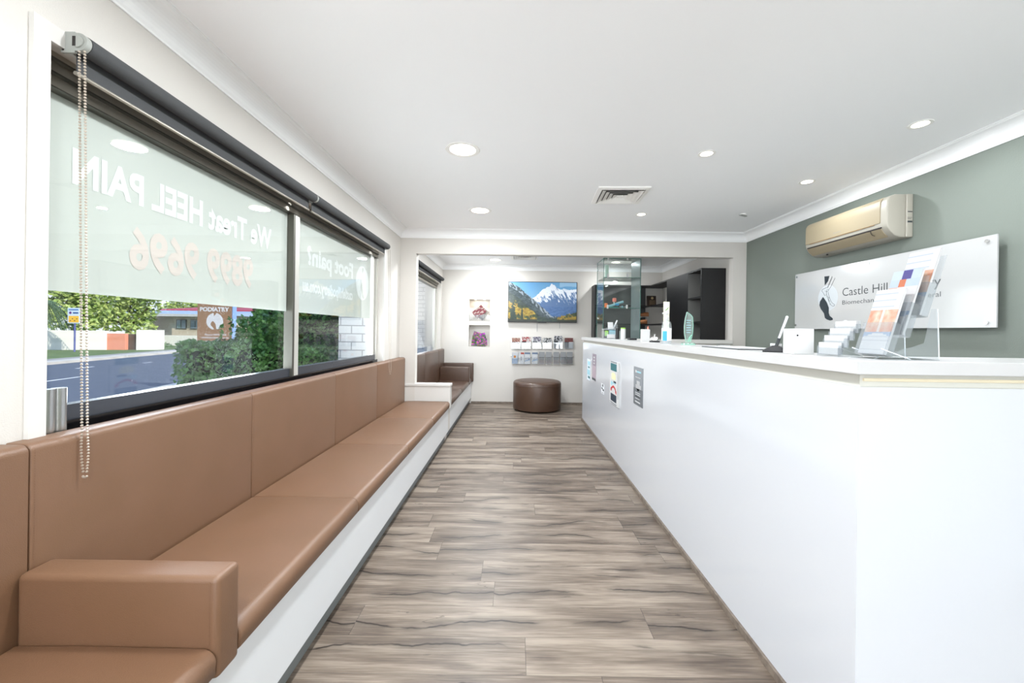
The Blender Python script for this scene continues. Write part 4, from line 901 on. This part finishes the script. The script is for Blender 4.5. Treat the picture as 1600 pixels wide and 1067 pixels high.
# brochure holder, three tiers facing the corridor
t = thing('brochure_holder', (1.135, 1.25, Z), 'large clear acrylic three tier brochure holder on counter corner', 'holder')
YA, YB = -.052, .052
lean = math.radians(17)
tiers = [(-.06, .016), (-.008, .075), (.042, .135)]
hb = MB()
for x, z in tiers:
    m = MB().box(0, .0018, YA, YB, 0, .10).box(.026, .028, YA, YB, 0, .19).box(0, .028, YA, YB, -.002, 0)
    for y in (YA, YB - .0016): m.box(0, .028, y, y + .0016, 0, .10)
    m.place(Matrix.Translation((x, 0, z)) @ Matrix.Rotation(lean, 4, 'Y')); hb.add(m.v, m.f)
hb.build('pockets', M_['acr'], t)
side = MB()
for y in (YA, YB):
    side.prism([(-.055, .014), (.085, 0), (.105, .0), (.098, .15), (.08, .15), (.06, .05)], 'Y', y - .001, y + .001)
side.box(-.07, .105, YA, YB, 0, .002).build('base', M_['acr'], t)
ed = MB()
for y in (YA, YB): ed.tube([(-.065, y, .032), (.02, y, .002)], .0016, 5).tube([(.104, y, .002), (.098, y, .15)], .0014, 5)
ed.build('bright_edges', mat('acrylic_bright_edge', (235, 242, 248), .2), t)
for k, ((x, z), stl) in enumerate(zip(tiers, ('foot', 'mix', 'foot'))):
    lab = ['lowest front brochure with orange feet picture in the clear holder', 'middle brochure with blue and purple heading in the clear holder', 'topmost brochure rising at back of the clear holder'][k]
    o = MB().box(.008, .014, -.047, .047, .001, .208).build('brochure', M_['paper']); o.location = Vector(t.location) + Vector((x, 0, z)); o.rotation_euler = (0, lean, 0); tag(o, lab, 'brochure', 'brochures in the clear holder')
    grid_pic(.094, .207, 22, 50, cover_fn(stl, k + 1), (.0075, .047, .001), (0, -1, 0), (0, 0, 1), 'cover', M_['vc'], o)

# ------------------------------------------------------------------ outdoors
GZ = -.4
struct(B(-90, 60, -40, 120, GZ - .3, GZ - .02).build('ground', M_['concrete']))
rd = Vector((-.2256, 1, 0)).normalized(); rn = Vector((-rd.y, rd.x, 0))      # along the road, and away from the building
near = PZ(107, 640, GZ); near.z = 0
def strip(a, b, z, name, m, kind='structure', h=.02):
    mb = MB(); p = near + rn * a - rd * 60; q = near + rn * b - rd * 60; L = rd * 200
    vs_ = [p, p + L, q + L, q]; mb.add([(v.x, v.y, z) for v in vs_] + [(v.x, v.y, z - h) for v in vs_], [(0, 1, 2, 3), (7, 6, 5, 4), (0, 4, 5, 1), (1, 5, 6, 2), (2, 6, 7, 3), (3, 7, 4, 0)])
    o = mb.build(name, m); o['kind'] = kind; return o
def off(px, py):
    p = PZ(px, py, GZ); p.z = 0; return (p - near).dot(rn)
far = off(150, 563.5)
strip(0, far, GZ + .005, 'road', M_['asphalt'])
strip(-1.0, 0, GZ + .08, 'kerb_near', M_['concrete'], h=.1); strip(far, far + .7, GZ + .12, 'kerb_far', M_['concrete'], h=.14)
strip(far + .7, far + 1.7, GZ + .10, 'footpath', mat('grey_path', (150, 148, 142), .9), h=.1); 
strip(far + 1.7, far + 14, GZ + .1, 'grass_verge', M_['grass'], h=.1)
wl_ = MB(); o1 = off(150, 586); p = near + rn * o1
def dash(a, s0, s1, w=.12):
    p = near + rn * a; m = [p + rd * s0, p + rd * s1, p + rd * s1 + rn * w, p + rd * s0 + rn * w]
    wl_.add([(v.x, v.y, GZ + .009) for v in m], [(0, 1, 2, 3)])
def along(px, py): p = PZ(px, py, GZ); p.z = 0; return (p - near).dot(rd)
dash(o1, -40, along(172, 588.5)); dash(off(145, 573.5), along(128, 576), along(160, 573)); dash(off(235, 566.5), along(224, 567.5), along(247, 566))
o2 = off(145, 573.5)
struct(wl_.build('road_markings', mat('road_paint', (240, 240, 236), .6)))

def fpt(px, Y): return un(px, 520)[0] * Y
def wallseg(px0, px1, yt, Ya, Yb, name, m, label, cat, th=.25, zt=None, zb=GZ):
    xa, xb = fpt(px0, Ya), fpt(px1, Yb); zt = zt if zt is not None else PY((px0 + px1) / 2, yt, (Ya + Yb) / 2).z
    mb = MB(); d = Vector((0, th, 0)); b4 = [Vector((xa, Ya, 0)), Vector((xb, Yb, 0)), Vector((xb, Yb + th, 0)), Vector((xa, Ya + th, 0))]
    mb.add([(v.x, v.y, zb) for v in b4] + [(v.x, v.y, zt) for v in b4], [(0, 1, 2, 3), (7, 6, 5, 4), (0, 4, 5, 1), (1, 5, 6, 2), (2, 6, 7, 3), (3, 7, 4, 0)])
    return tag(mb.build(name, m), label, cat)
wallseg(40, 164.5, 516, 25.5, 26.6, 'garden_wall', M_['render'], 'long white rendered garden wall across the road, dappled with tree shade', 'wall')
wallseg(164.7, 195.5, 521, 26.7, 26.9, 'garden_wall_panel', M_['terra'], 'terracotta painted wall panel across the road between white wall and gate', 'wall')
gt = wallseg(196, 212.5, 522, 27.1, 27.2, 'timber_gate', M_['slat'], 'dark brown slatted timber gate across the road', 'gate', .08)
wallseg(213, 245, 515.5, 27, 27.4, 'garden_wall', M_['render'], 'short white wall pier across the road, right of the timber gate', 'wall', .6)
wallseg(245, 360, 526, 34, 34, 'front_wall', M_['render'], 'low white front wall below the brick house across the road', 'wall', zt=PY(280, 524, 34).z)
# house
HY = 40
hx0, hx1, hx2 = fpt(232, HY + 6), fpt(268.5, HY), fpt(345, HY)
t = thing('house', (hx1, HY, GZ), 'pale brick house with blue grey roof across the road', 'house')
zt = PY(270, 491, HY).z; zr = PY(240, 482, HY + 4).z + .3
mb = MB(); mb.add([(hx1, HY, GZ), (hx0, HY + 6, GZ), (hx0, HY + 6, zt), (hx1, HY, zt)], [(0, 1, 2, 3)]); mb.box(hx1, hx2, HY, HY + 8, GZ, zt); 
mb.build('brick_wall', M_['hbrick'], t, w=True)
rf = MB().prism([(HY - .9, zt - .05), (HY + 4.5, zt + .55), (HY + 9, zt + .1), (HY + 9, zt - .05)], 'X', hx0 - .8, hx2 + 1); rf.build('roof', M_['roofb'], t, w=True)
B(hx0 - .9, hx2 + 1, HY - 1.0, HY - .9, zt - .22, zt + .02).build('gutter', M_['white'], t, w=True)
for a, b in ((276, 292), (298, 314)):
    w0, w1 = fpt(a, HY), fpt(b, HY); z0, z1 = PY(284, 514, HY).z, PY(284, 499, HY).z
    wn_ = B(w0, w1, HY - .08, HY - .01, z0, z1).build('window', M_['alud'], t, w=True)
    mbp = MB().box(w0 + .08 - t.location.x, w0 + (w1 - w0) * .5 - .04 - t.location.x, -.1, -.08, z0 + .08 - GZ, z1 - .08 - GZ).box(w0 + (w1 - w0) * .5 + .04 - t.location.x, w1 - .08 - t.location.x, -.1, -.08, z0 + .08 - GZ, z1 - .08 - GZ)
    mbp.build('window_glass', mat('house_glass', (110, 130, 140), .1), wn_)
t = thing('red_roofed_building', (-24, 58, GZ), 'red roofed building far behind the brown podiatry sign', 'building')
rx0, rx1 = fpt(254, 58), fpt(432, 58); rz0, rz1 = PY(340, 491, 58).z, PY(340, 484.5, 58).z
B(rx0, rx1, 58, 66, GZ, rz0).build('wall', M_['render'], t, w=True); MB().prism([(57.6, rz0), (57.8, rz1), (66, rz1 + .8), (66, rz0)], 'X', rx0 - .5, rx1 + .5).build('roof', M_['redroof'], t, w=True)

def leaves(mb, c, rad, n, size, rnd, flat=1.0, shell=.55):
    for _ in range(n):
        d = Vector((rnd.gauss(0, 1), rnd.gauss(0, 1), rnd.gauss(0, 1))).normalized(); k = shell + (1 - shell) * rnd.random() ** .5
        p = Vector(c) + Vector((d.x * rad[0], d.y * rad[1], d.z * rad[2])) * k
        a = Vector((rnd.uniform(-1, 1), rnd.uniform(-1, 1), rnd.uniform(-.6, .6))).normalized(); b = a.cross(Vector((rnd.uniform(-1, 1), rnd.uniform(-1, 1), rnd.uniform(-1, 1)))).normalized(); s = size * rnd.uniform(.7, 1.3)
        n0 = len(mb.v); mb.v += [tuple(p - a * s), tuple(p + b * s * .5), tuple(p + a * s), tuple(p - b * s * .5)]; mb.f.append((n0, n0 + 1, n0 + 2, n0 + 3))
def tree(name, base, clumps, size, leafm, label, trunk_r, seed, dens=60, cat='tree'):
    rnd = random.Random(seed); t = thing(name, base, label, cat)
    m = MB()
    for c, r in clumps: leaves(m, c, r, int(dens * (r[0] * r[2] + r[0] * r[1])) + 20, size, rnd)
    m.build('foliage', leafm, t, w=True)
    tr = MB(); top = clumps[0][0]
    tr.cyl(base, (base[0] * .6 + top[0] * .4, base[1] * .6 + top[1] * .4, base[2] * .45 + top[2] * .55), trunk_r, trunk_r * .75, n=10)
    st_ = Vector((base[0] * .6 + top[0] * .4, base[1] * .6 + top[1] * .4, base[2] * .45 + top[2] * .55))
    for c, r in clumps[:6]: tr.cyl(st_, c, trunk_r * .5, trunk_r * .15, n=7)
    tr.build('trunk', M_['bark'], t, True, w=True); return t
rr = random.Random(2)
TY = 33
cl = [(PY(px, py, TY + rr.uniform(-1, 1.5)), (r * 1.12, r * 1.12, r * .92)) for px, py, r in ((195, 485, 1.5), (215, 500, .9), (178, 500, 1.0), (165, 470, 1.3), (205, 465, 1.2), (232, 480, .8), (226, 498, .7), (190, 450, 1.5), (240, 462, .6), (160, 495, .8), (234, 515, .5), (205, 514, .5))]
tree('leafy_tree', (fpt(205, TY), TY, GZ), cl, .17, M_['leafm'], 'sunlit leafy tree growing behind the timber gate across the road', .22, 3, 130)
cl = [(PY(px, py, 28 + rr.uniform(-.5, 2)), (r, r, r * .8)) for px, py, r in ((120, 475, 1.6), (95, 468, 1.5), (140, 490, 1.2), (110, 498, 1.1), (145, 462, 1.5), (80, 450, 1.8), (125, 445, 1.6), (135, 508, .7), (92, 500, .9))]
tree('leafy_tree', (fpt(120, 28.5), 28.5, GZ), cl, .17, M_['leafm'], 'broad green tree behind white garden wall, above the bus stop sign', .25, 9, 110)
# palm-like tree at left
t = thing('palm_tree', (fpt(66, 24), 24, GZ), 'feathery palm fronds at the left edge in front of the white wall', 'palm')
m = MB(); rr = random.Random(4); top = PY(58, 470, 24)
for k in range(26):
    a = rr.uniform(-.6, 1.7) * 1.0; L = rr.uniform(1.3, 2.3); dirv = Vector((cos(a) * rr.uniform(.5, 1), -rr.uniform(-.5, .6), 0)); pts = []
    for i in range(9): s = i / 8; pts.append(top + dirv * (L * s) + Vector((0, 0, .7 * s - 2.4 * s * s + rr.uniform(-.02, .02))) + Vector((0, 0, rr.uniform(-.0, .05))))
    m.tube(pts, .012, 4)
    for i in range(1, 9):
        for q in range(3):
            p = pts[i - 1].lerp(pts[i], q / 3)
            for sgn in (-1, 1):
                e_ = p + Vector((dirv.y * sgn * .28, -dirv.x * sgn * .28, -.22)) + dirv * .12; n0 = len(m.v); m.v += [tuple(p), tuple(p + dirv * .05), tuple(e_)]; m.f.append((n0, n0 + 1, n0 + 2))
m.build('fronds', M_['palm'], t, w=True); MB().cyl((fpt(58, 24) , 24, GZ), top, .16, .12, n=10).build('trunk', M_['bark'], t, w=True)
cl = [(PY(px, py, 72), (r, r, r * .6)) for px, py, r in ((285, 480, 2.6), (300, 479, 2.6), (320, 480, 2.6), (345, 482, 2.5), (370, 484, 2.6), (392, 485, 2.4), (275, 482, 1.6))]
tree('distant_tree', (fpt(300, 72), 72, GZ), cl, .3, M_['leafm'], 'distant dark tree line rising over the red roof', .3, 12, 40)
cl = [(PY(px, py, 32), (r, r, r * .8)) for px, py, r in ((256, 541, .5), (250, 544, .4), (263, 543, .4))]
tree('garden_shrub', (fpt(256, 32), 32, GZ), cl, .09, M_['leafd'], 'small dark shrub against the low white front wall', .05, 14, 200, 'shrub')

# hedges beside the windows
def hedge(x0, x1, y0, y1, z1, label, m, seed, shoots=0, size=.026, dens=2600, rag=.05, tm=None):
    rnd = random.Random(seed); t = thing('clipped_hedge', ((x0 + x1) / 2, (y0 + y1) / 2, GZ), label, 'hedge')
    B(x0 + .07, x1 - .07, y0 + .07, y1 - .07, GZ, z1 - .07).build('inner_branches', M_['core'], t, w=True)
    mb = MB()
    def leaf(p):
        a = Vector((rnd.uniform(-1, 1), rnd.uniform(-1, 1), rnd.uniform(-1, 1))).normalized(); b = a.cross(Vector((rnd.uniform(-1, 1), rnd.uniform(-1, 1), rnd.uniform(-1, 1)))).normalized(); s = size * rnd.uniform(.6, 1.3)
        n0 = len(mb.v); mb.v += [tuple(p - a * s), tuple(p + b * s * .55), tuple(p + a * s), tuple(p - b * s * .55)]; mb.f.append((n0, n0 + 1, n0 + 2, n0 + 3))
    def bumpy(x, y, z): return rag * noise.noise(Vector((x * 3, y * 3, z * 3)))
    zb = max(GZ, .3)
    for _ in range(int((x1 - x0) * (z1 - zb) * dens)):
        x, z = rnd.uniform(x0, x1), rnd.uniform(zb, z1); leaf(Vector((x, y0 + rnd.uniform(0, .09) - bumpy(x, y0, z), z)))
    for _ in range(int((y1 - y0) * (z1 - zb) * dens)):
        for xx, s in ((x0, -1), (x1, 1)):
            y, z = rnd.uniform(y0, y1), rnd.uniform(zb, z1); leaf(Vector((xx - s * rnd.uniform(0, .09) + s * bumpy(xx, y, z), y, z)))
    for _ in range(int((x1 - x0) * (y1 - y0) * dens * 1.2)):
        x, y = rnd.uniform(x0, x1), rnd.uniform(y0, y1); leaf(Vector((x, y, z1 - rnd.uniform(0, .09) + bumpy(x, y, z1) * 1.5)))
    for _ in range(shoots):
        x, y = rnd.uniform(x0 + .42, x1), rnd.uniform(y0, y1); hh = rnd.uniform(.1, .26) + .35 * max(0, x - x0 - .4)
        for k in range(int(hh / .012)): leaf(Vector((x + rnd.uniform(-.02, .02), y + rnd.uniform(-.02, .02), z1 + k * .012)))
    mb.build('leaves', m, t, w=True)
    return t
hedge(-3.42, -2.52, 4.1, 4.66, 1.10, 'low dark green hedge outside left pane, front of the podiatry sign', M_['leafd'], 1, 60)
hedge(-3.12, -1.95, 4.84, 5.6, 1.60, 'tall dark green hedge block outside, right of the podiatry sign', M_['leafd'], 2, 0)
hedge(-2.36, -1.99, 4.15, 4.6, 1.06, 'front row of stepped hedge outside the narrower right pane', M_['leafd'], 3)
# painted brick outside
t = tag(B(-1.86, -1.5, 4.3, 4.65, GZ, 2.4).build('brick_pier', M_['pbrick']), 'white painted brick pier outside the right window pane', 'pier')
tag(B(-3.4, -1.52, 8.6, 8.8, GZ, 3.2).build('brick_wall', M_['pbrick']), 'pale painted brick wall outside the back room window', 'wall')

# podiatry sign
sy = 10.0; a, b = PY(308, 532.5, sy), PY(363.5, 475, sy)
t = thing('street_sign', ((a.x + b.x) / 2, sy, GZ), 'square brown PODIATRY sign on post outside behind the hedge', 'sign')
B(a.x, b.x, sy, sy + .1, a.z, b.z).build('sign_panel', M_['brownsign'], t, w=True)
B(b.x, b.x + .02, sy - .01, sy + .12, a.z, b.z).build('blue_edge', M_['bluepaint'], t, w=True)
for x in (a.x + .33, b.x - .12): B(x, x + .05, sy + .02, sy + .08, GZ, a.z).build('post', M_['post'], t, w=True)
sw_, sh_ = b.x - a.x, b.z - a.z
text_mb('PODIATRY', sw_ * .84, sh_ * .11, (a.x + sw_ * .07, sy, a.z + sh_ * .8), (1, 0, 0), (0, 0, 1), .05, .003).build('lettering', M_['white'], t, w=True)
text_mb('Phone 9899 9696', sw_ * .62, sh_ * .045, (a.x + sw_ * .22, sy, a.z + sh_ * .15), (1, 0, 0), (0, 0, 1), .02, .003).build('lettering', M_['white'], t, w=True)
text_mb('castlehillpodiatry.com.au', sw_ * .78, sh_ * .045, (a.x + sw_ * .12, sy, a.z + sh_ * .075), (1, 0, 0), (0, 0, 1), .02, .003).build('lettering', M_['white'], t, w=True)
cc = (a.x + sw_ * .5, a.z + sh_ * .53); R = sh_ * .225
d = MB(); d.add([(cc[0] + R * cos(k * pi / 24), sy - .003, cc[1] + R * sin(k * pi / 24)) for k in range(48)], [tuple(range(48))]); d.build('roundel', M_['white'], t, w=True)
fn = lambda x, y: (cc[0] + (x - 412) / 72 * R, sy - .006, cc[1] - (y - 582) / 98 * R)
poly(FOOT, fn).build('foot_emblem', M_['brownsign'], t, w=True); poly(SHANK, fn).build('ankle_emblem', M_['brownsign'], t, w=True)
# bus stop style sign
bs = 24.2; a, b = PY(105.5, 505, bs), PY(124.5, 481, bs)
t = thing('roadside_sign', ((a.x + b.x) / 2, bs, GZ), 'small blue and yellow roadside sign on thin pole across the road', 'sign')
B(a.x, b.x, bs, bs + .04, a.z, b.z).build('sign_plate', mat('pale_blue_sign', (206, 222, 240), .5), t, w=True)
w, h = b.x - a.x, b.z - a.z
B(a.x + .1 * w, b.x - .06 * w, bs - .01, bs, a.z + .06 * h, a.z + .48 * h).build('yellow_panel', M_['yellow'], t, w=True)
MB().lathe([(.0, 0), (.11 * w, 0)], 16).place(Matrix.Translation((a.x + .24 * w, bs - .01, a.z + .68 * h)) @ Matrix.Rotation(pi / 2, 4, 'X')).build('purple_mark', M_['purple'], t, w=True)
B(a.x + .45 * w, a.x + .9 * w, bs - .01, bs, a.z + .63 * h, a.z + .72 * h).build('blue_mark', mat('navy_mark', (50, 90, 150), .5), t, w=True)
B(a.x + .1 * w, a.x + .9 * w, bs - .01, bs, a.z + .84 * h, a.z + .92 * h).build('blue_mark', mat('blue_mark', (90, 130, 190), .5), t, w=True)
for k in range(4): B(a.x + (.2 + .18 * k) * w, a.x + (.3 + .18 * k) * w, bs - .014, bs - .01, a.z + (.15 + .12 * (k % 2)) * h, a.z + (.2 + .12 * (k % 2)) * h).build('dark_mark', M_['ink'], t, w=True)
MB().cyl(((a.x + b.x) / 2 + .02, bs + .06, GZ), ((a.x + b.x) / 2 + .02, bs + .06, b.z), .045, n=10).build('pole', mat('blue_grey_pole', (86, 92, 150), .5), t, w=True)
